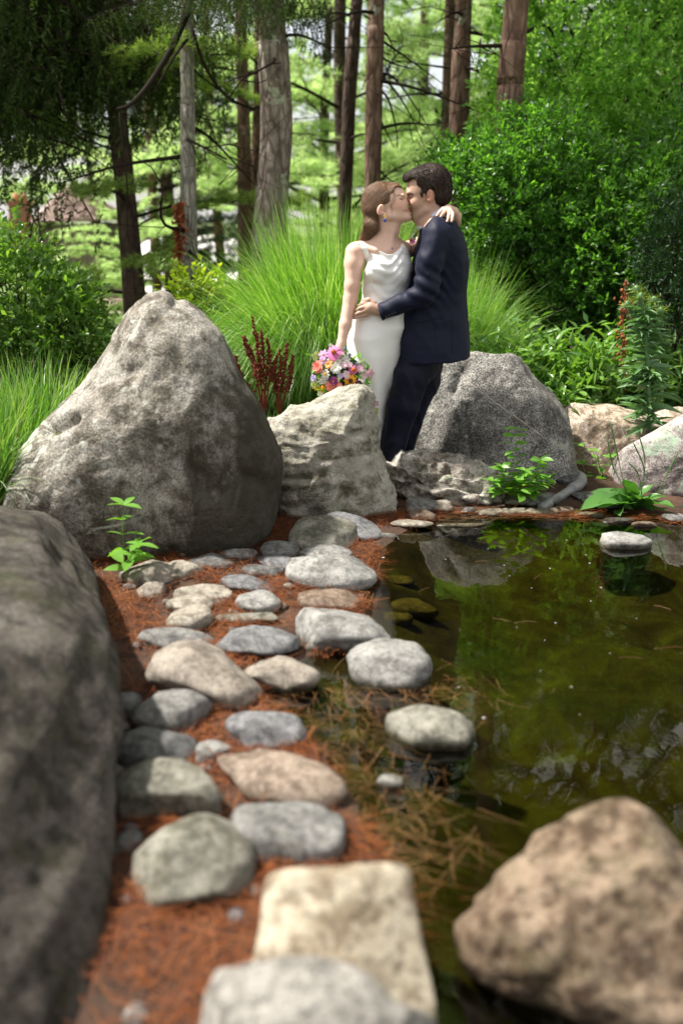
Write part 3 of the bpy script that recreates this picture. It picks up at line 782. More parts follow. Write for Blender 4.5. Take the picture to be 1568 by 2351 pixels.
# petals and specks on the water
M['petal_white'] = simple('petal_white', (.42, .40, .40), .5)
mb = MB()
specks = [(1110, 1648, 11, 5), (1311, 1577, 7, 3), (1053, 1577, 7, 3), (1023, 1284, 5, 2), (1157, 1298, 5, 2), (1262, 1305, 6, 3), (1170, 1322, 4, 2), (1275, 1430, 6, 3), (1353, 1293, 7, 3), (1379, 1349, 7, 3), (1345, 1274, 5, 3), (1356, 1380, 6, 3), (1250, 1470, 4, 2), (1186, 1440, 4, 2), (1120, 1260, 4, 2), (1300, 1240, 4, 2), (1400, 1500, 4, 2), (1460, 1420, 4, 2), (1220, 1350, 4, 2), (880, 1280, 10, 6), (1330, 1640, 4, 2), (1240, 1540, 4, 2)]
for px, py, w, h in specks:
    p = atZ(px, py, .004); s = w / (FPX / (p[1] * CT + CAM_H * ST))
    mb.ell(p, (s * .38, s * .30, .0010), 8, 4)
o = mb.build('floating_petal', M['petal_white'], origin=(0, 0, 0)); meta(o, 'tiny white petals scattered on the dark water', 'petals', kind='stuff')
mb = MB()
for px, py, L, a in [(1180, 1430, .12, .1), (1330, 1860, .05, .9), (1310, 1840, .14, -.15), (1500, 1490, .2, .1), (1090, 1290, .09, .1), (1560, 1500, .16, .05), (1420, 1510, .12, -.1), (960, 1360, .1, .8), (1225, 1330, .12, .9), (1130, 1420, .1, -.5), (1270, 1590, .05, 1.2), (1500, 1390, .1, -.7)]:
    p = atZ(px, py, .004); q = p + np.array([math.cos(a), math.sin(a), 0]) * L * .7
    mb.tube(curve([p, (p + q) / 2 + np.array([0, .01, 0]), q], 6), .0008, 4)
o = mb.build('floating_twig', M['straw'], origin=(0, 0, 0)); meta(o, 'single pale grass stalks floating on the open pond', 'twigs', kind='stuff')

# ================================================================== drain pipe
t = NT('pvc'); c = t.ramp(t.noise(t.coord(scale=(2, 2, 8)), 5, 5, .6), [(.35, (.17, .165, .165)), (.6, (.25, .245, .25))])
M['pvc'] = t.done(t.bsdf(Base_Color=c, Roughness=.45))
pp = thing('drain_pipe', 'grey plastic drain pipe with an elbow beside the granite boulder', 'pipe', atY(1290, 1160, 4.95))
pa = [atY(1243, 1166, 4.78), atY(1300, 1132, 5.0), atY(1322, 1117, 5.08)]
mb = MB(); mb.tube(curve(pa, 8), .025, 16); mb.build('pipe_body', M['pvc'], pp)
pb = [atY(1310, 1124, 5.04), atY(1330, 1112, 5.12), atY(1334, 1098, 5.24), atY(1322, 1090, 5.36)]
mb = MB(); mb.tube(curve(pb, 14), .0295, 16); mb.build('pipe_elbow', M['pvc'], pp)

# ================================================================== leaves as shared meshes
def leaf_unit(ln=5, wid=.28, fold=.12, curl=.35, taper=1.0, wavy=0.0, pos=.45):
    """a leaf of length 1 along +X, face up +Z"""
    V = []; F = []
    for i in range(ln + 1):
        t = i / ln
        w = wid * .5 * math.sin(math.pi * min(1, max(0, t ** (math.log(.5) / math.log(pos))))) ** .8 * taper if 0 < i < ln else .006
        z = -curl * t * t * .5 + curl * .12 * t
        wz = wavy * math.sin(t * 15)
        V += [(t, -w, z + fold * w * 2 + wz), (t, 0, z), (t, w, z + fold * w * 2 - wz)]
    for i in range(ln):
        a = 3 * i
        F += [(a, a + 3, a + 4, a + 1), (a + 1, a + 4, a + 5, a + 2)]
    return np.array(V), F
def leaf_data(name, mat, **kw):
    V, F = leaf_unit(**kw); return raw_mesh(name, V, F, mat)
def frame(d, up=(0, 0, 1), roll=0.0, s=1.0):
    x = Vector(d).normalized(); u = Vector(up)
    y = u.cross(x)
    if y.length < 1e-3: y = Vector((0, 1, 0)).cross(x)
    y.normalize(); z = x.cross(y)
    m = Matrix((x, y, z)).transposed()
    m = m @ Matrix.Rotation(roll, 3, 'X')
    return (m * s).to_4x4()
def put_leaf(me, p, d, s, parent, roll=0.0, name='leaf'):
    return link(name, me, p, parent, frame(d, roll=roll, s=s))

def stem_weed(label, stems, leafme, mat_stem, cat='plant', lsize=.06, pairs=7, name='weed', group=None, spread=.35, r=.0022, tipsize=.6, seed=0):
    R = np.random.default_rng(seed)
    base = np.array(stems[0][0])
    root = thing(name, label, cat, base, group)
    for st in stems:
        P = curve(st, 14)
        mb = MB(); mb.tube(P, np.linspace(r, r * .5, len(P)), 5); mb.build('stem', mat_stem, root)
        for k in range(pairs):
            t = .18 + .82 * k / (pairs - 1) if pairs > 1 else 1
            i = min(len(P) - 1, t * (len(P) - 1)); p = P[int(i)] + (P[min(int(i) + 1, len(P) - 1)] - P[int(i)]) * (i - int(i))
            a0 = R.uniform(0, math.pi) + k * 1.57
            for q in range(2 if k < pairs - 1 else 4):
                a = a0 + (math.pi if q % 2 else 0) + (math.pi / 2 if q > 1 else 0) + R.normal(0, .25)
                d = (math.cos(a), math.sin(a), R.uniform(.05, .55))
                s = lsize * (1 - (1 - tipsize) * t) * R.uniform(.75, 1.15)
                put_leaf(leafme, p, d, s, root, R.normal(0, .35))
    return root
LF = {
 'weed': leaf_data('leaf_weed', M['leaf_fresh'], ln=5, wid=.42, fold=.1, curl=.5),
 'border_a': leaf_data('leaf_border_a', M['leaf_border'], ln=5, wid=.26, fold=.22, curl=.5),
 'border_b': leaf_data('leaf_border_b', M['leaf_border'], ln=5, wid=.30, fold=.15, curl=.8),
 'plantain': leaf_data('leaf_plantain', M['leaf_plantain'], ln=9, wid=.45, fold=.22, curl=.9, wavy=.03, pos=.55),
 'thistle': leaf_data('leaf_thistle', M['leaf_thistle'], ln=5, wid=.2, fold=.5, curl=.55, pos=.35),
 'tip': leaf_data('leaf_tip', M['leaf_lime'], ln=4, wid=.3, fold=.2, curl=.3),
}
# weed growing at the shore in front of the granite boulder
def up(px, py, Y): return atY(px, py, Y)
stem_weed('bushy fresh green weed growing at the shore before the granite boulder',
    [[up(1195, 1145, 4.88), up(1190, 1090, 4.88), up(1183, 1040, 4.88), up(1180, 985, 4.90)],
     [up(1197, 1145, 4.88), up(1220, 1100, 4.84), up(1240, 1055, 4.82)],
     [up(1192, 1145, 4.88), up(1165, 1110, 4.86), up(1150, 1070, 4.84)],
     [up(1199, 1147, 4.86), up(1235, 1120, 4.80), up(1258, 1095, 4.78)],
     [up(1190, 1147, 4.86), up(1150, 1125, 4.82), up(1130, 1105, 4.8)],
     [up(1195, 1147, 4.84), up(1200, 1115, 4.78), up(1205, 1080, 4.76)]], LF['weed'], M['leaf_fresh'], lsize=.115, pairs=9, seed=3)
stem_weed('glowing light green seedling before the triangular boulder at the left',
    [[up(285, 1320, 3.72), up(285, 1270, 3.72), up(282, 1215, 3.74), up(286, 1160, 3.76)],
     [up(287, 1318, 3.70), up(300, 1280, 3.66), up(318, 1250, 3.64)]], LF['weed'], M['leaf_fresh'], lsize=.10, pairs=5, seed=14, tipsize=.75, name='seedling')
stem_weed('thin weed between the granite and sandy brown boulders',
    [[up(1350, 1110, 5.4), up(1335, 1060, 5.4), up(1325, 1020, 5.4)], [up(1352, 1110, 5.4), up(1370, 1070, 5.38), up(1360, 1035, 5.36)], [up(1352, 1112, 5.35), up(1385, 1085, 5.3), up(1400, 1050, 5.3)]],
    LF['weed'], M['leaf_fresh'], lsize=.085, pairs=4, seed=21)
# broad leaved plantain at the water edge
base = up(1455, 1170, 4.78)
pl = thing('plantain', 'broad leaved plantain with thin seed spikes at the water edge below the lichen boulder', 'plant', base)
R = np.random.default_rng(5)
for i, (tx, ty, s) in enumerate([(1365, 1115, .17), (1400, 1165, .18), (1420, 1110, .19), (1440, 1080, .2), (1385, 1140, .16), (1520, 1125, .19), (1550, 1140, .18), (1505, 1165, .16), (1480, 1120, .17), (1535, 1160, .17), (1430, 1185, .13), (1345, 1130, .12), (1490, 1100, .15)]):
    q = up(tx, ty, 4.7 + R.uniform(-.1, .12)); d = q - base; s = np.linalg.norm(d)
    put_leaf(LF['plantain'], base + d * .12, d + np.array([0, 0, .02]), max(.08, s * .8), pl, R.normal(0, .5))
    q2 = base + d * R.uniform(.4, .6) + R.normal(0, .02, 3); put_leaf(LF['plantain'], base, q2 - base + np.array([0, 0, .05]), s * R.uniform(.5, .75), pl, R.normal(0, .6))
for (a, b, c_) in [((1440, 1150), (1420, 1060), (1400, 965)), ((1450, 1140), (1410, 1080), (1392, 1000)), ((1470, 1140), (1480, 1060), (1462, 985)), ((1462, 1150), (1478, 1080), (1450, 1010)), ((1475, 1150), (1465, 1090), (1440, 1060)), ((1455, 1150), (1385, 1090), (1370, 1040)), ((1500, 1150), (1530, 1090), (1560, 1030))]:
    P = curve([up(*a, 4.76), up(*b, 4.74), up(*c_, 4.74)], 12); mb = MB(); mb.tube(P, [.0018] * 6 + [.0035] * 5 + [.001], 5); mb.build('seed_spike', M['leaf_plantain'], pl)
# tall thistle
tb = up(1490, 1060, 5.62)
th = thing('thistle', 'tall spiny thistle standing behind the lichen boulder', 'thistle', tb)
P = curve([tb, up(1488, 900, 5.62), up(1482, 780, 5.62), up(1470, 690, 5.62)], 24)
mb = MB(); mb.tube(P, np.linspace(.015, .009, 24), 7); mb.build('stem', M['leaf_thistle'], th)
R = np.random.default_rng(8)
for k in range(170):
    t = R.uniform(0, 1); i = int(t * 22); a = k * 2.4
    s = (.21 - .09 * t) * R.uniform(.7, 1.2); d = np.array([math.cos(a), math.sin(a), R.uniform(-.15, .6)])
    put_leaf(LF['thistle'], P[i], d, s, th, R.normal(0, .5))
    if k % 2 == 0:   # side lobes
        for sg in (-1, 1):
            d2 = d + sg * .9 * np.cross(d, [0, 0, 1]) + np.array([0, 0, .1]); put_leaf(LF['thistle'], P[i] + unit(d) * s * .45, d2, s * .4, th, R.normal(0, .5))
for bx, by in [(1470, 682), (1500, 690), (1440, 700), (1515, 715), (1460, 665)]:
    b_ = up(bx, by, 5.6 + R.normal(0, .04)); mb = MB(); mb.ell(b_, (.02, .02, .026)); 
    mb.tube(curve([b_, (b_ + P[18]) / 2 + np.array([0, 0, -.01]), P[18]], 6), .003, 5)
    h_ = mb.build('flower_bud', M['leaf_thistle'], th)
    mb = MB()
    for q in range(46):
        dd = unit(np.array([R.normal(), R.normal(), R.normal() * .8 + .35])); mb.tube([b_, b_ + dd * R.uniform(.035, .07)], [.0022, .0003], 3, False)
    mb.build('spines', M['leaf_lime'], h_)
# rust coloured dead plant behind the thistle
rp = thing('dead_flower_stalk', 'orange dried flower stalk beside the thistle top', 'plant', up(1432, 900, 6.2)); mb = MB(); R = np.random.default_rng(9)
P = curve([up(1432, 900, 6.2), up(1428, 780, 6.2), up(1436, 640, 6.2)], 30); mb.tube(P, .003, 4); mb.build('stem', M['orange_dry'], rp); mb = MB()
for k in range(90):
    i = int(R.uniform(4, 29)); p = P[i] + R.normal(0, .018, 3); mb.ell(p, (.009, .009, .012), 5, 3)
mb.build('dry_blossom', M['orange_dry'], rp)

# dark red dock plants left of the grass
def dock(label, base, stalks, seed):
    r_ = thing('dock_plant', label, 'plant', base); R = np.random.default_rng(seed)
    for st in stalks:
        P = curve(st, 30); mb = MB(); mb.tube(P, np.linspace(.005, .0015, 30), 5); s_ = mb.build('stem', M['rust'], r_)
        mb = MB(); n0 = 0
        for k in range(150):
            t = R.uniform(.3, 1); i = min(29, int(t * 29)); p = P[i] + R.normal(0, .011 * (1.25 - t), 3)
            mb.ell(p, np.array([.005, .005, .006]) * R.uniform(.7, 1.3), 5, 3)
        mb.build('seed_head', M['rust'], s_)
Yd = 5.35
dock('rusty red dock with dried seed stalks between the triangular boulder and the grass', up(605, 955, Yd), [
    [up(605, 955, Yd), up(598, 850, Yd), up(590, 790, Yd), up(578, 722, Yd)], [up(604, 950, Yd), up(588, 860, Yd), up(568, 800, Yd), up(560, 770, Yd)],
    [up(606, 950, Yd), up(606, 860, Yd + .05), up(603, 800, Yd + .05), up(600, 755, Yd + .05)], [up(607, 950, Yd), up(620, 870, Yd), up(628, 840, Yd), up(645, 800, Yd)],
    [up(604, 950, Yd), up(565, 890, Yd), up(548, 850, Yd), up(540, 815, Yd)], [up(604, 950, Yd), up(590, 870, Yd - .05), up(580, 820, Yd), up(570, 790, Yd)], [up(606, 950, Yd), up(612, 860, Yd), up(618, 810, Yd), up(612, 775, Yd)],
    [up(604, 950, Yd), up(575, 900, Yd), up(552, 870, Yd), up(548, 840, Yd)], [up(604, 950, Yd), up(600, 880, Yd), up(594, 830, Yd), up(590, 760, Yd)]], 2)
dock('smaller rusty red dock with bare seed stalks just left of the bouquet', up(640, 950, Yd + .1), [
    [up(640, 950, Yd), up(650, 880, Yd), up(655, 830, Yd), up(660, 785, Yd)], [up(640, 950, Yd), up(640, 880, Yd), up(645, 850, Yd), up(646, 815, Yd)], [up(641, 950, Yd), up(660, 890, Yd), up(668, 850, Yd), up(672, 815, Yd)], [up(640, 950, Yd), up(634, 900, Yd), up(632, 870, Yd), up(630, 840, Yd)]], 4)
# ================================================================== grasses
def grass_clump(name, label, base, n, r0, h, spread, mat, seed, W=(.0018, .0035), cat='ornamental grass', seg=9, droop=1.0):
    R = np.random.default_rng(seed)
    a = R.uniform(0, 2 * math.pi, n); rr = np.sqrt(R.uniform(0, 1, n)) * r0
    P = np.stack([base[0] + rr * np.cos(a), base[1] + rr * np.sin(a), np.full(n, base[2])], -1)
    a2 = a + R.normal(0, .35, n)
    lean = R.uniform(0.0, 1.0, n) ** .75 * spread * (1 - .38 * np.clip(-np.sin(a2), 0, 1))                       # horizontal reach
    H = h * R.uniform(.65, 1.08, n) * (1 - .25 * (lean / spread) ** 2)
    out = np.stack([np.cos(a2), np.sin(a2), 0 * a2], -1)
    dr = droop * R.uniform(.25, .9, n) * (lean / spread + .25)
    side = np.stack([-np.sin(a2), np.cos(a2), 0 * a2], -1) * R.normal(0, .06, n)[:, None]
    W_ = R.uniform(*W, n)
    rows = []; S = np.cross(out, [0, 0, 1.0]); tw = R.uniform(0, math.pi, n)
    S = S * np.cos(tw)[:, None] + out * np.sin(tw)[:, None]
    for k in range(seg + 1):
        t = k / seg
        C = P + out * (lean * (t ** 1.35))[:, None] + side * t * t
        C[:, 2] += H * (t - .0) - H * dr * t ** 3.0 * .95
        C[:, 2] = np.maximum(C[:, 2], base[2] - .02)
        w = (W_ * (1 - t ** 1.8) + .0003)[:, None]
        rows.append(np.stack([C - S * w, C + S * w], 1) if k < seg else C[:, None, :])
    V = np.concatenate(rows, 1); m = V.shape[1]; T = []
    for k in range(seg - 1): T += [(2 * k, 2 * k + 1, 2 * k + 3), (2 * k, 2 * k + 3, 2 * k + 2)]
    T += [(2 * seg - 2, 2 * seg - 1, 2 * seg)]
    F = (np.arange(n)[:, None, None] * m + np.array(T)[None]).reshape(-1, 3)
    root = thing(name, label, cat, base)
    o = obj('blades', V.reshape(-1, 3), F, mat, root, smooth=True); o['kind'] = 'stuff'
    return root
gz = .05
b0 = atY(770, 990, 6.45); b0[2] = .06
grass_clump('ornamental_grass', 'huge fountain of bright green ornamental grass behind the couple', b0, 15000, .34, 1.72, 1.25, M['grass'], 31, (.0018, .0034), seg=11, droop=1.25)
b1 = atY(1010, 1000, 6.6); b1[2] = .08
grass_clump('ornamental_grass', 'second tuft of fine green grass showing right of the navy jacket', b1, 5500, .26, 1.38, .80, M['grass'], 33, (.0016, .0030), seg=11, droop=1.2)
for i, (px, py, Y, n, h, sp, lab) in enumerate([
    (30, 1110, 4.6, 1300, .75, .55, 'coarse arching green grass at the left edge before the shrub'),
    (110, 1060, 5.1, 1300, .72, .5, 'green and yellow grass tuft tight against the left flank of the triangular boulder'),
    (-60, 1180, 4.2, 1000, .75, .5, 'broad bladed grass tuft low at the left edge')]):
    b = atY(px, py, Y); b[2] = .03
    grass_clump('grass_tuft', lab, b, n, .16, h * 1.15, sp * 1.2, M['grass_left'], 40 + i, (.0035, .0075), cat='grass')
for i, (px, Y, lab) in enumerate([(560, 5.6, 'low wild grass at the foot of the rusty dock'), (680, 5.55, 'low dark grass beneath the bouquet side of the big grass')]):
    b = atY(px, 980, Y); b[2] = .02
    grass_clump('grass_tuft', lab, b, 900, .2, .38, .25, M['grass'], 60 + i, (.0015, .003), cat='grass')

# ================================================================== leafy shrubs
def leaves_cloud(P, D, L, W, fold=.25):
    """folded two-triangle leaves"""
    n = len(P)
    up_ = unit(rng.normal(0, .55, (n, 3)) + np.array([0, 0, 1.0]))
    S = unit(np.cross(D, up_)); N = np.cross(S, D)
    mid = P + D * (L * .5)[:, None] + N * (L * fold * .3)[:, None]
    V = np.stack([P, mid + S * W[:, None], P + D * L[:, None], mid - S * W[:, None]], 1)
    V[:, 1] += N * (W * .3)[:, None]
    F = (np.arange(n)[:, None, None] * 4 + np.array([(0, 1, 2), (0, 2, 3)])[None]).reshape(-1, 3)
    return V.reshape(-1, 3), F
def shrub(name, label, blobs, ncl, per, L0, mat, seed, base, cat='shrub', group=None, aspect=.22, shell=.55, stems=6, fold=.25, clump=1.0, mats=None, stem_r=.018):
    """blobs: (centre xyz, radii). Leaf clusters sit mostly in the outer shell of the blobs, broken up by noise."""
    R = np.random.default_rng(seed)
    root = thing(name, label, cat, base, group)
    vol = np.array([b[1][0] * b[1][1] + b[1][0] * b[1][2] for b in blobs]); vol = vol / vol.sum()
    C = []
    bi = R.choice(len(blobs), ncl * 3, p=vol)
    d = unit(R.normal(0, 1, (ncl * 3, 3)))
    r = (shell + (1 - shell) * R.uniform(0, 1, ncl * 3) ** .6)
    cen = np.array([b[0] for b in blobs])[bi]; rad = np.array([b[1] for b in blobs])[bi]
    lump = .80 + .4 * fbm(cen * 1.7 + d * 2.3, 3, seed)
    Pc = cen + d * rad * (r * lump)[:, None]
    dens = fbm(Pc * 3.2 * clump, 3, seed + 3)
    ok = (dens > .42) | (R.uniform(size=len(Pc)) < .25)
    ok &= Pc[:, 2] > .0
    Pc = Pc[ok][:ncl]; out = unit(d[ok][:ncl] + np.array([0, -.25, .35]) + R.normal(0, .35, (len(Pc), 3)))
    n = len(Pc) * per
    P = np.repeat(Pc, per, 0); O = np.repeat(out, per, 0)
    t = R.uniform(0, 1, n)
    D = unit(O * .8 + R.normal(0, .55, (n, 3)))
    P = P + O * (t * L0 * 2.6)[:, None] + R.normal(0, L0 * .18, (n, 3))
    L = L0 * R.uniform(.6, 1.25, n)
    V, F = leaves_cloud(P, D, L, L * aspect, fold)
    o = obj('foliage', V, F, mat, root, smooth=False); o['kind'] = 'stuff'
    # twigs inside the clusters and a few main stems
    mb = MB(); b = np.array(base, float)
    for k in R.choice(len(Pc), min(len(Pc), 90), replace=False):
        mb.tube([Pc[k] - out[k] * L0 * 4, Pc[k] + out[k] * L0 * 2], [.005, .0015], 4, False)
    mb.build('twigs', M['twig'], root)['kind'] = 'stuff'
    for k in range(stems):
        q = cen[R.integers(len(cen))] + R.normal(0, .15, 3)
        mid = (b + q) / 2 + R.normal(0, .12, 3)
        mb = MB(); mb.tube(curve([b + R.normal(0, .05, 3) * [1, 1, 0], mid, q], 10), np.linspace(stem_r, stem_r * .3, 10), 6); mb.build('stem', M['twig'], root)
    return root
def B(px, py, Y, rx, ry, rz): return (atY(px, py, Y), (rx, ry, rz))
# right side: dense broadleaf shrub
g0 = atY(1300, 860, 7.4); g0[2] = .1
shrub('evergreen_shrub', 'large glossy evergreen shrub right behind the man, dark inside with sunlit top', [B(1120, 470, 7.3, .42, .4, .42), B(1220, 420, 7.5, .55, .5, .5), B(1190, 590, 7.4, .5, .45, .55), B(1330, 560, 7.4, .6, .5, .7), B(1060, 420, 7.6, .28, .3, .28), B(1110, 620, 7.5, .3, .3, .4)],
      3600, 11, .046, M['leaf_mid'], 101, g0)
g1 = atY(1500, 860, 7.2); g1[2] = .1
shrub('evergreen_shrub', 'dense dark green shrub at the right edge above the border plants', [B(1480, 560, 7.3, .6, .5, .65), B(1600, 480, 7.4, .6, .5, .8), B(1400, 640, 7.1, .4, .35, .4), B(1560, 680, 7.0, .5, .4, .4)],
      2900, 11, .046, M['leaf_mid'], 102, g1)
g2 = atY(1380, 860, 8.6); g2[2] = .2
shrub('young_tree', 'tall light green leafy tree rising to the top right corner', [B(1280, 250, 8.4, .6, .6, .6), B(1400, 180, 8.6, .8, .7, .8), B(1520, 260, 8.4, .8, .7, .8), B(1240, 360, 8.3, .55, .5, .4), B(1340, 60, 8.8, .5, .6, .7), B(1560, 100, 9.0, .8, .7, .8), B(1210, 110, 8.9, .35, .4, .4), B(1430, 380, 8.2, .7, .5, .4)],
      3600, 11, .05, M['leaf_light'], 103, g2, cat='tree', stems=9, aspect=.26, stem_r=.03)
g3 = atY(1560, 800, 6.5); g3[2] = .1
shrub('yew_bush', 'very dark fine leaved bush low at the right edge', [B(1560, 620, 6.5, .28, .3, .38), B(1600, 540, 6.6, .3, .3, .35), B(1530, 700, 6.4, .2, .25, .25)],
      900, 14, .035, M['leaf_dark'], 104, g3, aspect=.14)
# deep shade behind, closing the wood on the right
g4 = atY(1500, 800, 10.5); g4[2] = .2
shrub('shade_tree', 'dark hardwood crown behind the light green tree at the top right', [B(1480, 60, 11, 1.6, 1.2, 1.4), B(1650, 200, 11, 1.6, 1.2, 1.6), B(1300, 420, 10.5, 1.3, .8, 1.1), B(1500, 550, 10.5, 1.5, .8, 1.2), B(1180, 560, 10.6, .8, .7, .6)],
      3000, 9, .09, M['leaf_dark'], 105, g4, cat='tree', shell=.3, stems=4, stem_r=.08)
# high dark crowns above the frame at the right: the pond mirrors them
g6 = np.array([4.6, 9.5, .2])
shrub('shade_tree', 'tall dark tree overhanging the pond from beyond the top right', [((2.6, 9.2, 6.2), (1.6, 1.3, 1.6)), ((4.2, 8.6, 5.0), (1.6, 1.4, 2.0)), ((3.6, 8.8, 8.4), (2.0, 1.6, 2.0)), ((1.4, 9.6, 8.0), (1.4, 1.2, 1.6)), ((5.2, 7.8, 8.0), (2.0, 1.6, 2.4)), ((2.0, 10.2, 5.9), (.95, .9, 1.1)), ((2.3, 9.4, 4.9), (.9, .8, .9))],
      3800, 9, .17, M['leaf_mid'], 108, g6, cat='tree', shell=.25, stems=4, stem_r=.1)
# left shrub
g5 = atY(90, 1000, 6.4); g5[2] = .05
shrub('willow_shrub', 'bright green small leaved shrub at the left edge above the arching grass', [B(10, 650, 6.3, .32, .3, .36), B(80, 730, 6.3, .38, .35, .30), B(160, 735, 6.25, .20, .22, .22), B(10, 720, 6.2, .3, .3, .4), B(130, 790, 6.3, .35, .3, .25), B(60, 850, 6.3, .4, .3, .3)],
      1300, 10, .052, leaf_mat('leaf_willow', [(.06, .14, .03), (.11, .22, .045), (.20, .33, .08), (.08, .17, .035)], .4, .26, .6, (1.7, 1.8, .5)), 106, g5)
for i, (px, py, Y, s, lab) in enumerate([(440, 690, 6.6, .13, 'yellow green sapling just behind the peak of the triangular boulder'), (520, 720, 6.9, .22, 'low lime shrub between the triangular boulder and the grass fountain'), (470, 740, 6.7, .15, 'small lime bush left of the low lime shrub')]):
    c_ = atY(px, py, Y); g = c_.copy(); g[2] = .1
    shrub('lime_shrub', lab, [(c_, (s * 1.2, s, s)), (c_ + np.array([.12, .1, -.12]), (s, s, s)), (c_ + np.array([-.02, .1, -.3]), (s, s, s))], 170, 10, .05, M['leaf_lime'], 110 + i, g, aspect=.3, stems=3, stem_r=.006)

# ---- border plants with lance leaves, each leaf a part of its plant
def border(label, px, py, Y, n, seed, w=.33, hgt=.5, fill=800):
    b = atY(px, py, Y); top = b[2]; b = b.copy(); b[2] = .08
    root = thing('border_plant', label, 'shrub', b, 'border plants behind the granite boulder'); R = np.random.default_rng(seed)
    k = 0; ns = 13
    Ps = []; Ds = []
    for s in range(ns):
        a = R.uniform(0, 2 * math.pi); rr = w * math.sqrt(R.uniform(.05, 1))
        tip = np.array([b[0] + rr * math.cos(a), b[1] + rr * math.sin(a) * .8 - .05, top - .05 + R.uniform(-.28, .1) * hgt - .25 * rr])
        mid = (b + tip) / 2 + np.array([0, 0, .08]); P = curve([b + R.normal(0, .04, 3) * [1, 1, 0], mid, tip], 12)
        mb = MB(); mb.tube(P, np.linspace(.004, .002, 12), 5); mb.build('stem', M['twig'], root)
        tg = unit(P[-1] - P[-3])
        m_ = n // ns
        for q in range(m_):
            t = 1 - .62 * (q / m_); i = min(11, int(t * 11)); aa = q * 2.4 + R.uniform(0, .5)
            side = np.array([math.cos(aa), math.sin(aa), R.uniform(-.1, .35)]); d = side + tg * (.9 if q < 3 else .25)
            put_leaf(LF['border_a' if R.uniform() < .5 else 'border_b'], P[i] + R.normal(0, .006, 3), d, R.uniform(.09, .145), root, R.normal(0, .35))
        for q in range(fill // ns):
            Ps.append(P[int(R.uniform(1, 11))] + R.normal(0, .07, 3)); Ds.append(R.normal(0, 1, 3) + [0, 0, .1])
    Ps = np.array(Ps); V, F = leaves_cloud(Ps, unit(np.array(Ds)), R.uniform(.07, .12, len(Ps)), R.uniform(.011, .016, len(Ps)))
    o = obj('foliage', V, F, M['leaf_border'], root, smooth=False); o['kind'] = 'stuff'
for i, (px, py, Y, lab) in enumerate([
    (1125, 745, 6.2, 'lance leaved shrub just right of the jacket hem'), (1210, 735, 6.5, 'lance leaved shrub above the middle of the granite boulder'),
    (1290, 760, 6.3, 'lance leaved shrub over the right shoulder of the granite boulder'), (1370, 730, 6.6, 'lance leaved shrub left of the thistle with a raised leaf tip'),
    (1350, 785, 6.35, 'lance leaved shrub directly above the sandy brown boulder'), (1450, 760, 6.5, 'lance leaved shrub hidden partly by the thistle stem'), (1550, 770, 6.5, 'lance leaved shrub at the right picture edge'),
    (1540, 800, 6.45, 'lance leaved shrub low at the right edge behind the grey boulder top'), (1250, 830, 6.15, 'lance leaved shrub low behind the granite boulder')]):
    border(lab, px, py, Y, 130, 200 + i)

# ================================================================== pines and spruces
def make_branch(kind, seed, L=2.2):
    """one bough along +X, foliage in flat plumes; returns (wood mesh, needle mesh)"""
    R = np.random.default_rng(seed); mb = MB(); P = []; D = []
    main = curve([(0, 0, 0), (L * .35, R.normal(0, .06), .10), (L * .7, R.normal(0, .12), .06), (L, R.normal(0, .2), -.05 if kind == 'pine' else -.35)], 14)
    mb.tube(main, np.linspace(.022, .004, 14), 5, False)
    for k in range(22 if kind == 'pine' else 18):
        t = .22 + .78 * k / 20; i = min(13, int(t * 13)); s = -1 if k % 2 else 1
        ln = (.75 * (1 - t) + .28) * R.uniform(.7, 1.15) * L * .42
        a = s * R.uniform(.6, 1.15)
        e = main[i] + np.array([math.cos(a) * ln, math.sin(a) * ln, R.uniform(-.02, .12) if kind == 'pine' else -.05])
        tw = curve([main[i], (main[i] + e) / 2 + np.array([0, 0, .03]), e], 6)
        mb.tube(tw, np.linspace(.007, .002, 6), 4, False)
        if kind == 'pine':
            for q in range(9):
                u = .35 + .65 * q / 8; p = tw[0] + (tw[-1] - tw[0]) * u + R.normal(0, .05, 3) * [1, 1, .5]
                nn = 20; P.append(np.repeat(p[None], nn, 0) + R.normal(0, .008, (nn, 3)))
                D.append(unit(R.normal(0, 1, (nn, 3)) * [1, 1, .75] + np.array([math.cos(a) * .6, math.sin(a) * .6, .25])))
        else:
            for q in range(5):   # hanging cords
                u = .2 + .8 * q / 4; p = tw[0] + (tw[-1] - tw[0]) * u; hl = R.uniform(.18, .62)
                m_ = int(hl * 120); zz = R.uniform(0, 1, m_)
                pp_ = p + np.stack([.05 * np.sin(zz * 3 + q), .04 * np.cos(zz * 2), -zz * hl], -1) + R.normal(0, .008, (m_, 3))
                P.append(pp_); D.append(unit(R.normal(0, .8, (m_, 3)) + np.array([0, 0, -1.0])))
    P = np.concatenate(P); D = np.concatenate(D); n = len(P)
    if kind == 'pine': Ln = R.uniform(.07, .12, n); W = np.full(n, .0042)
    else: Ln = R.uniform(.025, .055, n); W = np.full(n, .0058)
    S = unit(np.cross(D, R.normal(0, 1, (n, 3))))
    V = np.stack([P - S * W[:, None], P + S * W[:, None], P + D * Ln[:, None]], 1).reshape(-1, 3)
    F = np.arange(n * 3).reshape(-1, 3)
    return mb.get(), (V, F)
BR = {}
for kind in ('pine', 'spruce'):
    for s in range(3):
        (wv, wf), (nv_, nf) = make_branch(kind, 300 + s + (10 if kind == 'spruce' else 0))
        for mk in ({'pine': ('pine_needle', 'pine_needle_deep', 'pine_needle_dark'), 'spruce': ('spruce_needle',)}[kind]):
            V = np.concatenate([wv, nv_]); F = [tuple(f) for f in wf] + [tuple(int(i) + len(wv) for i in f) for f in nf]
            me = raw_mesh('branch_' + mk, V, F, [M['twig'], M[mk]], smooth=False, mi=[0] * len(wf) + [1] * len(nf))
            BR.setdefault(mk, []).append(me)
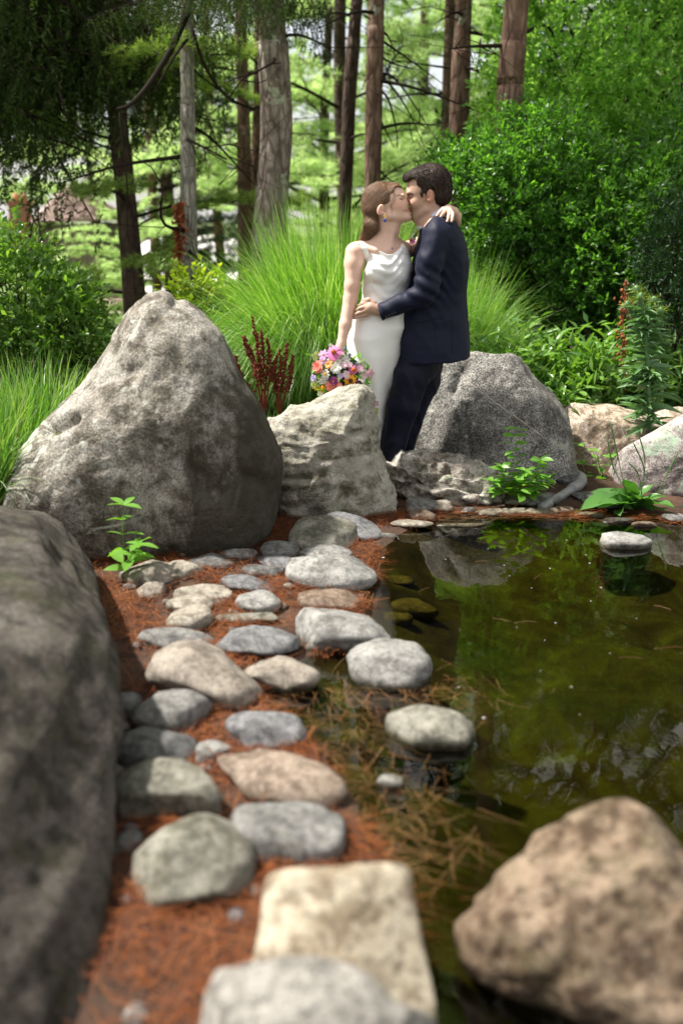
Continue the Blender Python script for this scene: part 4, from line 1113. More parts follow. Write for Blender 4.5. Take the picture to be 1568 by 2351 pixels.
def trunk_mesh(path, radii, mat, parent, seed, sides=20, n=40, rough=.05):
    P = curve(path, n); Rr = np.interp(np.linspace(0, 1, n), np.linspace(0, 1, len(radii)), radii)
    V, F = tube_geo(P, Rr, sides)
    C = np.repeat(P, sides, 0); d = V - C; k = 1 + (fbm(V * np.array([9, 9, 3]), 4, seed) - .5) * 2 * rough
    V = C + d * k[:, None]
    return obj('trunk', V, F, mat, parent, smooth=True)
def tree(name, label, path, radii, bark, boughs, seed, mk='pine_needle', group='pines behind the couple', cat='tree', bl=(.8, 1.3), zrange=None, stubs=6, droop=.0, skip_front=False):
    R = np.random.default_rng(seed)
    path = [np.array(p, float) for p in path]
    root = thing(name, label, cat, path[0], group)
    trunk_mesh(path, radii, M[bark], root, seed)
    top = path[-1]; bot = path[0]
    z0, z1 = zrange if zrange else (bot[2] + (top[2] - bot[2]) * .45, top[2])
    for k in range(boughs):
        z = z0 + (z1 - z0) * ((k + R.uniform(0, .9)) / max(boughs, 1)) ** (1.7 if 'far' in group else 1.0)
        t = np.interp(z, [p[2] for p in path], np.linspace(0, 1, len(path)))
        p = np.array([np.interp(t, np.linspace(0, 1, len(path)), [q[j] for q in path]) for j in range(3)])
        a = R.uniform(0, 2 * math.pi)
        if skip_front and math.sin(a) < -.3: a = -a
        taper = 1.0 - .45 * (z - z0) / max(z1 - z0, .1)
        d = np.array([math.cos(a), math.sin(a), R.uniform(-.12, .28) - droop])
        s = R.uniform(*bl) * taper
        link('branch', BR[mk][R.integers(3)], p, root, frame(d, roll=R.normal(0, .25), s=s))
    if stubs:
        for k in range(stubs):
            z = bot[2] + (z0 - bot[2]) * R.uniform(.35, 1.1)
            t = np.interp(z, [p[2] for p in path], np.linspace(0, 1, len(path)))
            p = np.array([np.interp(t, np.linspace(0, 1, len(path)), [q[j] for q in path]) for j in range(3)])
            a = R.uniform(0, 2 * math.pi); l = R.uniform(.4, 1.0)
            d = np.array([math.cos(a), math.sin(a), R.uniform(-.35, .3)])
            mb = MB(); q = curve([p, p + d * l * .5 + R.normal(0, .05, 3), p + d * l + np.array([0, 0, -.1]) + R.normal(0, .1, 3)], 8)
            mb.tube(q, np.linspace(.018, .004, 8), 5)
            for _ in range(4):
                i = R.integers(3, 8); mb.tube(curve([q[i], q[i] + R.normal(0, .12, 3), q[i] + R.normal(0, .25, 3)], 4), [.005, .004, .003, .001], 4, False)
            mb.build('dead_branch', M['twig'], root)
    return root
def TP(pts, Y, zb=None, ztop=7.5):
    """trunk path: traced points low to high, then carried on upwards"""
    q = [atY(x, y, Y) for x, y in pts]
    d = (q[-1] - q[-2]); d = d / d[2]
    q.append(q[-1] + d * (ztop - q[-1][2]) * 1.0)
    if zb is not None and q[0][2] > zb:
        d0 = (q[0] - q[1]); d0 = d0 / abs(d0[2]); q.insert(0, q[0] + d0 * (q[0][2] - zb))
    return q
def wpx(w, Y): return w / 2 / (FPX / (Y * CT + .2)) 
Y = 9.0
tree('pine_tree', 'dark leaning pine trunk behind the left flank of the triangular boulder', TP([(312, 720), (303, 600), (292, 480), (277, 330), (264, 200), (258, 60)], Y, -.1, 9), [wpx(56, Y), wpx(54, Y), wpx(48, Y), wpx(44, Y), wpx(40, Y), wpx(30, Y), .02], 'bark_dark', 16, 401, 'pine_needle_deep', bl=(.5, .85), zrange=(.6, 4.2), stubs=10)
Y = 8.0
sp = tree('spruce_tree', 'slender grey spruce trunk with scaly bark behind the boulder peak', TP([(436, 720), (434, 560), (433, 420), (431, 250), (430, 60)], Y, -.1, 9), [wpx(50, Y), wpx(44, Y), wpx(40, Y), wpx(36, Y), wpx(32, Y), wpx(30, Y), .02], 'bark_spruce', 0, 402, 'spruce_needle', stubs=7, zrange=(2.2, 6))
Y = 8.6
tree('pine_tree', 'stoutest pine with grey bark and pale lichen left of the bride', TP([(622, 640), (620, 540), (624, 450), (634, 320), (632, 200), (626, 90), (622, 0)], Y, -.1, 10), [wpx(92, Y), wpx(86, Y), wpx(78, Y), wpx(70, Y), wpx(70, Y), wpx(66, Y), wpx(60, Y), .05], 'bark_pine', 10, 403, zrange=(5.0, 9), stubs=6)
Y = 11
tree('pine_tree', 'reddish brown trunk immediately left of the stoutest pine', TP([(562, 680), (562, 500), (560, 300), (556, 150)], Y, -.2, 9), [wpx(34, Y), wpx(32, Y), wpx(32, Y), wpx(28, Y), .03], 'bark_brown', 10, 404, zrange=(4, 8), stubs=8)
Y = 11.5
tree('pine_tree', 'narrow brown trunk squeezed between the reddish trunk and the stoutest pine', TP([(588, 640), (588, 450), (592, 250), (594, 100)], Y, -.2, 9), [wpx(26, Y), wpx(24, Y), wpx(24, Y), wpx(20, Y), .03], 'bark_brown', 8, 405, zrange=(4.2, 8), stubs=4)
Y = 10.5
tree('pine_tree', 'crooked dark trunk in the gap above the bride, leaning right at the top', TP([(790, 520), (797, 350), (802, 220), (812, 90), (819, 0)], Y, -.1, 9), [wpx(34, Y), wpx(31, Y), wpx(30, Y), wpx(30, Y), wpx(28, Y), .03], 'bark_dark', 12, 406, zrange=(4.6, 8), stubs=6)
Y = 9.0
tree('pine_tree', 'straight brown pine trunk rising above the heads of the couple', TP([(852, 520), (856, 380), (859, 200), (863, 60), (865, 0)], Y, -.1, 9), [wpx(36, Y), wpx(35, Y), wpx(37, Y), wpx(37, Y), wpx(36, Y), .03], 'bark_brown', 8, 407, zrange=(5, 8.5), stubs=10)
Y = 11
tree('pine_tree', 'thin left stem of the paired trunks above the man', TP([(1016, 480), (1024, 300), (1030, 120), (1034, 0)], Y, 0, 9), [wpx(28, Y), wpx(26, Y), wpx(24, Y), wpx(24, Y), .03], 'bark_brown', 10, 408, zrange=(5, 8), stubs=5)
Y = 10
tree('pine_tree', 'thick right stem of the paired trunks above the man', TP([(1045, 480), (1052, 300), (1059, 120), (1065, 0)], Y, 0, 9.5), [wpx(48, Y), wpx(44, Y), wpx(42, Y), wpx(40, Y), .03], 'bark_brown', 8, 409, zrange=(5, 9), stubs=6)
Y = 7.9
tree('pine_tree', 'broad pine trunk half wrapped by the light green tree', TP([(1158, 480), (1168, 250), (1178, 100), (1186, 0)], Y, 0, 9.5), [wpx(58, Y), wpx(54, Y), wpx(56, Y), wpx(58, Y), .04], 'bark_brown', 8, 410, zrange=(5, 9), stubs=4)
# taller wood farther back: each a pine of its own
back = [(-8.0, 19, 'bright pine at the far left behind the house roof'), (-3.0, 16.5, 'pine with low plumes right of the house'), (-5.0, 21, 'distant pine left of the grey spruce'), (-1.9, 17, 'distant pine in the gap right of the grey spruce'), (-.2, 15.5, 'bright feathery pine behind the stoutest trunk'),
        (.6, 19, 'far pine between the stoutest trunk and the bride'), (1.6, 14.5, 'sunlit yellowish pine above the couple'), (2.8, 17, 'sunlit pine right of the paired trunks'), (.1, 12.8, 'sunlit pine boughs left above the bride'), (2.4, 12.9, 'pale sunlit pine between the brown trunk and the paired trunks'), (4.6, 15, 'pine behind the light green tree'), (7.2, 15, 'pine in shade beyond the right edge'), (6, 20, 'farthest pine on the right'), (-11, 22, 'pine beyond the left edge behind the shrub')]
for i, (x, y, lab) in enumerate(back):
    R = np.random.default_rng(500 + i); hgt = R.uniform(7, 10)
    warm = x > -1 and x < 4
    zb = -1.6 if x < 0 else .1
    tree('pine_tree', lab, [(x, y, zb), (x + R.normal(0, .1), y, hgt * .4), (x + R.normal(0, .2), y, hgt)], [.09, .07, .02], 'bark_brown' if i % 2 else 'bark_dark', 28, 600 + i, 'pine_needle' if warm or i % 3 else 'pine_needle_deep',
         group='far pines', bl=(.75, 1.35), zrange=({-1.9: 2.6, -3.0: 1.7, -.2: 1.5, -5.0: 1.6}.get(x, .5 if x < 0 else .9), hgt), stubs=0)
tree('pine_tree', 'young feathery pine hiding the wall of the house below its roof', [(-3.55, 12.0, -1.4), (-3.5, 12.0, .4), (-3.5, 12.0, 1.6)], [.05, .04, .01], 'bark_dark', 54, 650, 'pine_needle', group='far pines', bl=(.55, .85), zrange=(-.6, 1.15), stubs=0)
tree('pine_tree', 'young feathery pine between the house and the dark leaning trunk', [(-2.5, 12.6, -1.4), (-2.5, 12.6, .4), (-2.5, 12.6, 2.2)], [.05, .04, .01], 'bark_dark', 36, 651, 'pine_needle', group='far pines', bl=(.55, .85), zrange=(-.6, 1.7), stubs=0)
# dark firs seen deep between the trunks
for i, (x, y, lab) in enumerate([(-.9, 15, 'dark fir low behind the reddish trunk'), (1.25, 16.5, 'dark fir behind the crooked trunk'), (-3.0, 18, 'dark fir in the bright gap at the left'), (5.5, 12.5, 'dark fir behind the evergreen shrubs')]):
    tree('fir_tree', lab, [(x, y, -1), (x, y, 3), (x, y, 5.5)], [.14, .1, .02], 'bark_dark', 30, 700 + i, 'pine_needle_dark', group='far firs', bl=(.5, .9), zrange=(.1, 3.6 if i < 3 else 5.5), stubs=0)
# spruce boughs hanging into the top left, all on the grey spruce or its neighbour outside the frame
R = np.random.default_rng(77)
def bough(root, p, d, s, roll=0.0): link('branch', BR['spruce_needle'][R.integers(3)], p, root, frame(d, roll=roll, s=s))
for k in range(16):
    z = R.uniform(2.95, 3.7); a = R.uniform(0, 2 * math.pi); p = np.array([atY(431, 200, 8.0)[0], 8.0, z])
    bough(sp, p, (math.cos(a), math.sin(a) * .8, R.uniform(-.3, .05)), R.uniform(.4, .68), R.normal(0, .15))
nb = [(-4.5, 8.9), (-3.7, 10.2)]
for j, (x, y) in enumerate(nb):
    s2 = tree('spruce_tree', ['weeping spruce outside the left edge whose dark boughs fill the top left corner', 'dark spruce between the left edge and the leaning pine, boughs hanging down'][j], [(x, y, 0), (x, y, 4), (x, y, 8)], [.14, .12, .03], 'bark_dark', 0, 800 + j, stubs=0, group='spruces at the top left')
    for k in range(30 - 4 * j):
        z = R.uniform(2.6 + .2 * j, 4.2); a = R.uniform(-1.1, .9)
        bough(s2, np.array([x, y, z]), (math.cos(a), math.sin(a), R.uniform(-.35, .02)), R.uniform(.85, 1.45), R.normal(0, .15))
# long hanging curtain at the far left edge
s3 = tree('spruce_tree', 'drooping spruce spray hanging lowest at the left edge', [(-3.7, 7.6, 0), (-3.75, 7.6, 4), (-3.8, 7.6, 7)], [.12, .1, .03], 'bark_dark', 0, 820, stubs=0, group='spruces at the top left')
for k in range(12):
    bough(s3, np.array([-3.7, 7.6, R.uniform(2.4, 3.3)]), (1, R.uniform(-.1, .6), R.uniform(-.35, -.05)), R.uniform(.45, .75), R.normal(0, .15))
# bare crooked limb crossing the top left
lm = MB(); P = curve([atY(430, 30, 7.6), atY(395, 110, 7.5), atY(345, 190, 7.4), atY(300, 240, 7.3), atY(270, 250, 7.3)], 16); lm.tube(P, np.linspace(.026, .012, 16), 7)
lm.build('dead_branch', M['twig'], sp)
lm = MB(); lm.tube(curve([atY(430, 90, 7.6), atY(400, 130, 7.4), atY(360, 200, 7.4), atY(345, 215, 7.4)], 10), np.linspace(.012, .004, 10), 5); lm.build('dead_branch', M['twig'], sp)
lm = MB(); lm.tube(curve([atY(275, 250, 7.3), atY(283, 330, 7.3), atY(292, 420, 7.3), atY(296, 480, 7.3)], 10), np.linspace(.009, .004, 10), 5); lm.build('dead_branch', M['twig'], sp)
lm = MB(); lm.tube(curve([atY(440, 60, 7.9), atY(470, 150, 7.9), atY(520, 220, 8), atY(580, 250, 8.2)], 12), np.linspace(.014, .009, 12), 5); lm.build('dead_branch', M['twig'], sp)
# branches crossing the bright gap right of the brown trunk
br = bpy.data.objects['pine_tree.005']
Yb = 9.0
for pts in [[(864, 165), (905, 180), (950, 240), (1000, 320)], [(864, 168), (900, 200), (940, 260), (975, 340)], [(864, 85), (930, 130), (1020, 195)], [(858, 250), (880, 290), (905, 340)], [(850, 355), (880, 400), (920, 430)], [(862, 120), (900, 145), (960, 160)], [(858, 200), (890, 225), (910, 300), (912, 340)]]:
    lm = MB(); lm.tube(curve([atY(*p, Yb) for p in pts], 12), np.linspace(.013, .003, 12), 5); lm.build('dead_branch', M['twig'], bpy.data.objects[br.name])
# red creeper on the grey spruce
cr = thing('creeper', 'dry rust red creeper climbing the left side of the grey spruce trunk', 'creeper', atY(412, 700, 7.9))
R = np.random.default_rng(12); mb = MB(); mb.tube(curve([atY(412, 710, 7.86), atY(410, 600, 7.86), atY(412, 480, 7.86)], 12), .006, 5); mb.build('stem', M['twig'], cr)
P = []; 
for k in range(420):
    t = R.uniform(0, 1) ** .8; P.append(atY(412 + R.normal(0, 7), 705 - 240 * t, 7.87 + R.uniform(-.05, .02)))
P = np.array(P); V, F = leaves_cloud(P, unit(R.normal(0, 1, P.shape) + [0, 0, -.5]), R.uniform(.03, .05, len(P)), R.uniform(.011, .018, len(P)))
o = obj('foliage', V, F, M['orange_dry'], cr, smooth=False); o['kind'] = 'stuff'

# ================================================================== house at the far left
M['shingle'] = rock_mat('shingle', (.34, .23, .20), (.50, .36, .32), (.60, .46, .42), 6, None, 0, .3, .3)
M['brick'] = simple('brick_red', (.30, .13, .09), .85); M['pot'] = simple('chimney_pot', (.48, .24, .13), .7)
M['house_wall'] = simple('house_wall', (.16, .13, .11), .9); M['trim'] = simple('trim_grey', (.36, .38, .38), .6)
Yh = 15.0
hb = atY(150, 600, Yh); hb[2] = -1.6
hs = thing('house', 'house with pinkish shingled hip roof and brick chimney behind the left pines', 'house', hb)
def roof(root, ridge, e0, e1, e2, e3, rows=14):
    """hip roof from ridge segment to four eave corners; front face in shingle courses"""
    V = np.array([ridge[0], ridge[1], e0, e1, e2, e3]); F = [(0, 2, 3, 1), (1, 3, 4), (0, 1, 4, 5), (0, 5, 2)]
    mb = MB(); mb.add(V, F); r_ = mb.build('roof', M['shingle'], root, smooth=False)
    mb = MB()
    for (A, Bq, C, D) in ((ridge[0], ridge[1], e1, e0), (ridge[1], ridge[1], e2, e1)):
        n_ = unit(np.cross(C - A, D - A)); n_ = n_ if n_[2] > 0 else -n_
        for k in range(rows):
            t0, t1 = k / rows, (k + 1.05) / rows
            a, b = A + (D - A) * t0, Bq + (C - Bq) * t0; c_, d_ = Bq + (C - Bq) * min(1, t1), A + (D - A) * min(1, t1)
            m_ = 24
            for q in range(m_):
                u0, u1 = q / m_, (q + .93) / m_
                lift = .03 + .02 * ((q * 7 + k * 3) % 5) / 5
                mb.add([a + (b - a) * u0 + n_ * .012, a + (b - a) * u1 + n_ * .012, d_ + (c_ - d_) * u1 + n_ * lift, d_ + (c_ - d_) * u0 + n_ * lift], [(0, 1, 2, 3)])
    s_ = mb.build('shingle', M['shingle'], r_, smooth=False); s_['kind'] = 'stuff'
ra, rb_ = atY(150, 428, Yh + 1.4), atY(178, 430, Yh + 1.4)
roof(hs, (ra, rb_), atY(68, 512, Yh), atY(222, 506, Yh), atY(222, 506, Yh) + np.array([0, 2.9, 0]), atY(68, 512, Yh) + np.array([0, 2.9, 0]))
e0, e1 = atY(76, 514, Yh), atY(214, 508, Yh)
mb = MB(); mb.box(((e0[0] + e1[0]) / 2, Yh + 1.45, (e0[2] - 1.6) / 2 - .02), ((e1[0] - e0[0]) / 2, 1.3, (e0[2] + 1.6) / 2)); mb.build('wall', M['house_wall'], hs, smooth=False)
ch = atY(47, 480, Yh + .4); mb = MB(); mb.box((ch[0], Yh + .4, (atY(47, 468, Yh + .4)[2] - 1.6) / 2), (.12, .16, (atY(47, 468, Yh + .4)[2] + 1.6) / 2)); mb.box((ch[0], Yh + .4, atY(47, 466, Yh + .4)[2]), (.145, .185, .035)); c_ = mb.build('chimney', M['brick'], hs, smooth=False)
for dx_ in (-.06, .06):
    p = atY(47, 464, Yh + .4); mb = MB(); mb.tube([p + [dx_, 0, 0], p + [dx_, 0, .13]], [.045, .036], 10); mb.build('chimney_pot', M['pot'], c_)
Ys = 14.0
s0 = atY(250, 800, Ys); s0[2] = -1.4
sh = thing('shed', 'low outbuilding with brown shingled roof and pale gutter behind the left shrub', 'shed', s0)
roof(sh, (atY(215, 655, Ys + 1.5), atY(300, 655, Ys + 1.5)), atY(180, 748, Ys), atY(330, 748, Ys), atY(330, 748, Ys) + np.array([0, 3, 0]), atY(180, 748, Ys) + np.array([0, 3, 0]), 9)
g = atY(255, 752, Ys); mb = MB(); mb.box(g + [0, -.03, 0], (.5, .04, .03)); mb.build('gutter', M['trim'], sh, smooth=False)
mb = MB(); mb.box((g[0], Ys + 1.2, (g[2] - 1.5) / 2 - .04), (.42, 1.1, (g[2] + 1.5) / 2)); mb.build('wall', M['house_wall'], sh, smooth=False)
# ================================================================== sculpting: distance fields turned into one smooth surface
class SDF:
    def __init__(s, lo, hi, h):
        s.lo = np.array(lo, float); s.h = h
        s.n = np.ceil((np.array(hi) - s.lo) / h).astype(int) + 1
        s.ax = [s.lo[k] + np.arange(s.n[k]) * h for k in range(3)]
        s.V = np.full(s.n, .5, np.float32)
    def region(s, lo, hi):
        a = np.maximum(0, np.floor((np.asarray(lo) - s.lo) / s.h).astype(int)); b = np.minimum(s.n, np.ceil((np.asarray(hi) - s.lo) / s.h).astype(int) + 1)
        sl = tuple(slice(i, max(i, j)) for i, j in zip(a, b))
        X, Y, Z = np.meshgrid(s.ax[0][sl[0]], s.ax[1][sl[1]], s.ax[2][sl[2]], indexing='ij')
        return sl, np.stack([X, Y, Z], -1)
    def comb(s, sl, d, k, op):
        a = s.V[sl]
        if op == 'u':
            hh = np.clip(.5 + .5 * (a - d) / k, 0, 1); s.V[sl] = a * (1 - hh) + d * hh - k * hh * (1 - hh)
        elif op == 's':
            d = -d; hh = np.clip(.5 - .5 * (a - d) / k, 0, 1); s.V[sl] = a * (1 - hh) + d * hh + k * hh * (1 - hh)
    def cone(s, a, b, r1, r2, k=.02, op='u', sq=(1, 1, 1)):
        a = np.asarray(a, float); b = np.asarray(b, float); m = max(r1, r2) / min(sq) + k + 2 * s.h
        sl, P = s.region(np.minimum(a, b) - m, np.maximum(a, b) + m)
        if P.size == 0: return
        sq = np.asarray(sq, float)
        A, B_, Q = a * sq, b * sq, P * sq
        ab = B_ - A; t = np.clip(((Q - A) @ ab) / (ab @ ab + 1e-12), 0, 1)
        d = np.linalg.norm(Q - A - t[..., None] * ab, axis=-1) - (r1 + (r2 - r1) * t)
        s.comb(sl, d, k, op)
    def chain(s, pts, rs, k=.02, **kw):
        for i in range(len(pts) - 1): s.cone(pts[i], pts[i + 1], rs[i], rs[i + 1], k, **kw)
    def ell(s, c, r, k=.02, op='u', R=None):
        c = np.asarray(c, float); r = np.asarray(r, float); m = r.max() + k + 2 * s.h
        sl, P = s.region(c - m, c + m)
        if P.size == 0: return
        Q = P - c
        if R is not None: Q = Q @ np.asarray(R)
        k0 = np.linalg.norm(Q / r, axis=-1); k1 = np.linalg.norm(Q / (r * r), axis=-1) + 1e-9
        s.comb(sl, k0 * (k0 - 1) / k1, k, op)
    def loft(s, rows, k=.02, p=2.3, op='u', lin=True):
        """rows: (z, x0, x1, ycentre, ydepth half) any order"""
        rows = sorted(rows); A = np.array(rows, float)
        lo = [A[:, 1].min() - .06, (A[:, 3] - A[:, 4]).min() - .06, A[0, 0] - .06]; hi = [A[:, 2].max() + .06, (A[:, 3] + A[:, 4]).max() + .06, A[-1, 0] + .06]
        sl, P = s.region(lo, hi); z = P[0, 0, :, 2]
        f = [np.interp(z, A[:, 0], A[:, i]) for i in range(1, 5)]
        cx, ax = (f[0] + f[1]) / 2, (f[1] - f[0]) / 2
        q = (np.abs((P[..., 0] - cx) / ax) ** p + np.abs((P[..., 1] - f[2]) / f[3]) ** p) ** (1 / p)
        d = (q - 1) * np.minimum(ax, f[3])
        d = np.maximum(d, np.maximum(A[0, 0] - P[..., 2], P[..., 2] - A[-1, 0]))
        s.comb(sl, d, k, op)
    def mesh(s):
        V = s.V; ins = V < 0
        c = [V[i:V.shape[0] - 1 + i, j:V.shape[1] - 1 + j, l:V.shape[2] - 1 + l] for i in (0, 1) for j in (0, 1) for l in (0, 1)]
        m = sum((q < 0).astype(np.int8) for q in c)
        act = (m > 0) & (m < 8); idx = np.full(act.shape, -1, np.int64); I = np.argwhere(act); idx[act] = np.arange(len(I))
        cv = np.stack([q[act] for q in c], 1); off = np.array([(i, j, l) for i in (0, 1) for j in (0, 1) for l in (0, 1)], float)
        S = np.zeros((len(I), 3)); N = np.zeros(len(I))
        for a in range(8):
            for b in range(a + 1, 8):
                if np.abs(off[a] - off[b]).sum() != 1: continue
                va, vb = cv[:, a], cv[:, b]; x = (va < 0) != (vb < 0)
                t = np.where(x, va / np.where(x, va - vb, 1), 0)
                S += np.where(x[:, None], off[a] + (off[b] - off[a]) * t[:, None], 0); N += x
        pos = (I + S / N[:, None]) * s.h + s.lo
        Fs = []
        for ax in range(3):
            sh = [slice(1, -1)] * 3; sh[ax] = slice(0, -1); s0 = tuple(sh)
            sh2 = list(sh); sh2[ax] = slice(1, None); s1 = tuple(sh2)
            a, b = ins[s0], ins[s1]
            u, v = [(1, 2), (2, 0), (0, 1)][ax]
            e = np.argwhere(a != b); 
            if not len(e): continue
            flip = a[a != b]
            base = e.copy()
            for q in (u, v): base[:, q] += 1
            def g(du, dv):
                w = base.copy(); w[:, u] -= du; w[:, v] -= dv; return idx[w[:, 0], w[:, 1], w[:, 2]]
            q = np.stack([g(1, 1), g(0, 1), g(0, 0), g(1, 0)], 1)
            q[~flip] = q[~flip][:, ::-1]
            Fs.append(q)
        F = np.concatenate(Fs); F = F[(F >= 0).all(1)]
        return pos, F
def relax(V, F, it=2, f=.5):
    V = V.copy()
    for _ in range(it):
        S = np.zeros_like(V); C = np.zeros(len(V))
        for a, b in ((0, 1), (1, 2), (2, 3), (3, 0)):
            np.add.at(S, F[:, a], V[F[:, b]]); np.add.at(S, F[:, b], V[F[:, a]]); np.add.at(C, F[:, a], 1); np.add.at(C, F[:, b], 1)
        V += f * (S / np.maximum(C, 1)[:, None] - V)
    return V
def paint(o, spots):
    """vertex colour: amount of (r,g,b) tint at points on the skin - lips, cheeks, beard"""
    me = o.data; n = len(me.vertices); co = np.zeros(n * 3, np.float32); me.vertices.foreach_get('co', co); co = co.reshape(-1, 3) + WL[o.name]
    col = np.ones((n, 4), np.float32)
    for (c, r, tint, st) in spots:
        q = np.linalg.norm((co - np.asarray(c)) / np.asarray(r), axis=1); w = np.clip(1.5 - q * 1.0, 0, 1)[:, None] * st
        col[:, :3] = col[:, :3] * (1 - w) + col[:, :3] * np.array(tint) * w
    at = me.color_attributes.new('tint', 'FLOAT_COLOR', 'POINT'); at.data.foreach_set('color', col.ravel())
def skin(name, base, sss=.12):
    t = NT(name); a = t.n('ShaderNodeAttribute', attribute_name='tint')
    nz = t.noise(t.coord(), 60, 3, .6)
    c = t.mix(1.0, base, a.outputs['Color'], 'MULTIPLY'); c = t.mix(.25, c, t.ramp(nz, [(.3, (.9, .82, .8)), (.7, (1.05, 1.0, 1.0))]), 'MULTIPLY')
    return t.done(t.bsdf(Base_Color=c, Roughness=.55, Subsurface_Weight=sss, Subsurface_Radius=(.012, .005, .003), Normal=t.bump(t.noise(t.coord(), 240, 3), .08, .002), Specular_IOR_Level=.4))
M['skin_w'] = skin('skin_fair', (.68, .45, .355), .07); M['skin_m'] = skin('skin_light', (.48, .305, .23), .06)
def cloth(name, col, rough, sheen=0, bump_=.12, spec=.5, sc=500, **kw):
    t = NT(name); v = t.coord(); return t.done(t.bsdf(Base_Color=col, Roughness=rough, Sheen_Weight=sheen, Sheen_Roughness=.4, Specular_IOR_Level=spec, Normal=t.bump(t.noise(v, sc, 2), bump_, .0006), **kw))
M['navy'] = cloth('navy_wool', (.0032, .0052, .021), .62, .03, .3, .22)
M['navy_t'] = cloth('navy_trouser', (.0022, .0034, .013), .6, .02, .15, .2)
M['satin'] = cloth('white_satin', (.83, .82, .81), .30, 0, .04, .5, 300, Subsurface_Weight=.0)
M['shirt'] = cloth('shirt_blue', (.55, .62, .80), .7)
t = NT('hair_brown'); g_ = t.n('ShaderNodeNewGeometry')
M['hair_w'] = t.done(t.bsdf(Base_Color=t.ramp(g_.outputs['Random Per Island'], [(0, (.10, .05, .028)), (.5, (.19, .105, .06)), (1, (.33, .20, .125))]), Roughness=.5, Specular_IOR_Level=.4))
t = NT('hair_dark'); g_ = t.n('ShaderNodeNewGeometry')
M['hair_m'] = t.done(t.bsdf(Base_Color=t.ramp(g_.outputs['Random Per Island'], [(0, (.010, .006, .005)), (.6, (.022, .013, .010)), (1, (.055, .033, .024))]), Roughness=.6, Specular_IOR_Level=.22))
M['gold'] = simple('gold', (.8, .55, .2), .25, 1.0); M['blue_stone'] = simple('blue_stone', (.02, .05, .35), .2); M['lash'] = simple('lash', (.03, .018, .012), .7); M['brow_m'] = simple('brow_m', (.05, .03, .022), .8); M['brow_w'] = simple('brow_w', (.22, .12, .075), .8)
M['button'] = simple('button', (.012, .012, .018), .25); M['shoe'] = simple('shoe', (.012, .009, .008), .3); M['silver'] = simple('silver', (.8, .8, .82), .15, 1.0)
YM = 5.18
def Q1(x, y, dy=0): return atY(*c1(x, y), YM + dy)
def Q2(x, y, dy=0): return atY(*c2(x, y), YM + dy)
def Q8(x, y, dy=0): return atY(*c8(x, y), YM + dy)
U8 = .17708 / 447; U1 = .28125 / 447; U2 = .3021 / 447
def surf(name, sdf, mat, parent, it=2, f=.5):
    V, F = sdf.mesh(); V = relax(V, F, it, f); o = obj(name, V, F, mat, parent); return o
def tri_bvh(o):
    me = o.data; w = WL[o.name]
    return BVHTree.FromPolygons([tuple(v.co + Vector(w.tolist())) for v in me.vertices], [tuple(p.vertices) for p in me.polygons])
def hit(bvh, px, py, off=.0005):
    d = Vector(ray(px, py).tolist()).normalized(); h = bvh.ray_cast(Vector(CAMP.tolist()), d)
    if h[0] is None: return None
    return np.array(h[0]) + np.array(h[1]) * off
def trace(bvh, pts, n, off=.0006, conv=c8):
    P = curve([(x, y, 0) for x, y in pts], n); out = []
    for p in P:
        h = hit(bvh, *conv(p[0], p[1]), off)
        if h is not None: out.append(h)
    return np.array(out)

# ------------------------------------------------------------------ the man
man = thing('person', 'man in a dark navy suit leaning on the granite boulder, arm round the bride', 'person', atY(*c2(800, 1430), YM) * [1, 1, 0] + [0, 0, .01])
S = SDF(Q1(340, 1500, 0) * [1, 0, 0] + [0, YM - .36, -.02], [1.03, YM + .36, 1.72], .0045)
# skull and face
S.ell(Q8(1050, 385), (238 * U8 * 1.0, .074, 250 * U8), .01)
S.ell(Q8(930, 430), (172 * U8, .066, 200 * U8), .03)
S.loft([(Q8(0, cy)[2], Q8(f, cy)[0], Q8(b, cy)[0], YM, w) for cy, f, b, w in [(350, 772, 1100, .060), (430, 764, 1100, .064), (480, 758, 1080, .064), (520, 778, 1060, .063), (580, 796, 1050, .062), (640, 800, 1040, .059), (700, 806, 1020, .053), (750, 815, 985, .046), (790, 828, 930, .036), (815, 850, 900, .024)]], .012, 2.2)
S.cone(Q8(835, 778), Q8(855, 785), .019, .022, .015)                    # chin
S.cone(Q8(870, 785, -.03), Q8(1015, 690, -.055), .012, .016, .02)       # jaw
S.cone(Q8(870, 785, .03), Q8(1015, 690, .055), .012, .016, .02)
S.cone(Q8(785, 470, -.038), Q8(785, 470, .038), .010, .010, .014)       # brow ridge
S.cone(Q8(779, 500), Q8(752, 590), .006, .0095, .008)                   # nose
S.ell(Q8(745, 607), (.0125, .0115, .0105), .006)
S.ell(Q8(772, 617, -.011), (.0115, .008, .009), .005); S.ell(Q8(772, 617, .011), (.0115, .008, .009), .005)
S.ell(Q8(800, 520, -.034), (.016, .017, .011), .012, 's'); S.ell(Q8(800, 520, .034), (.016, .017, .011), .012, 's')
S.ell(Q8(806, 522, -.031), (.011, .0135, .0095), .004); S.ell(Q8(806, 522, .031), (.011, .0135, .0095), .004)
S.ell(Q8(790, 674), (.012, .021, .0065), .006); S.ell(Q8(793, 706), (.012, .018, .0075), .006)
S.ell(Q8(812, 738), (.006, .02, .006), .008, 's')
S.ell(Q8(870, 600, -.045), (.026, .018, .022), .02); S.ell(Q8(870, 600, .045), (.026, .018, .022), .02)
for sg in (-1, 1):   # ears
    S.ell(Q8(1056, 505, sg * .079), (42 * U8, .010, 78 * U8), .005)
    S.ell(Q8(1042, 565, sg * .076), (26 * U8, .009, 36 * U8), .006)
    S.ell(Q8(1046, 500, sg * .090), (22 * U8, .0075, 50 * U8), .004, 's')
    S.ell(Q8(1034, 528, sg * .088), (14 * U8, .012, 22 * U8), .003, 's')
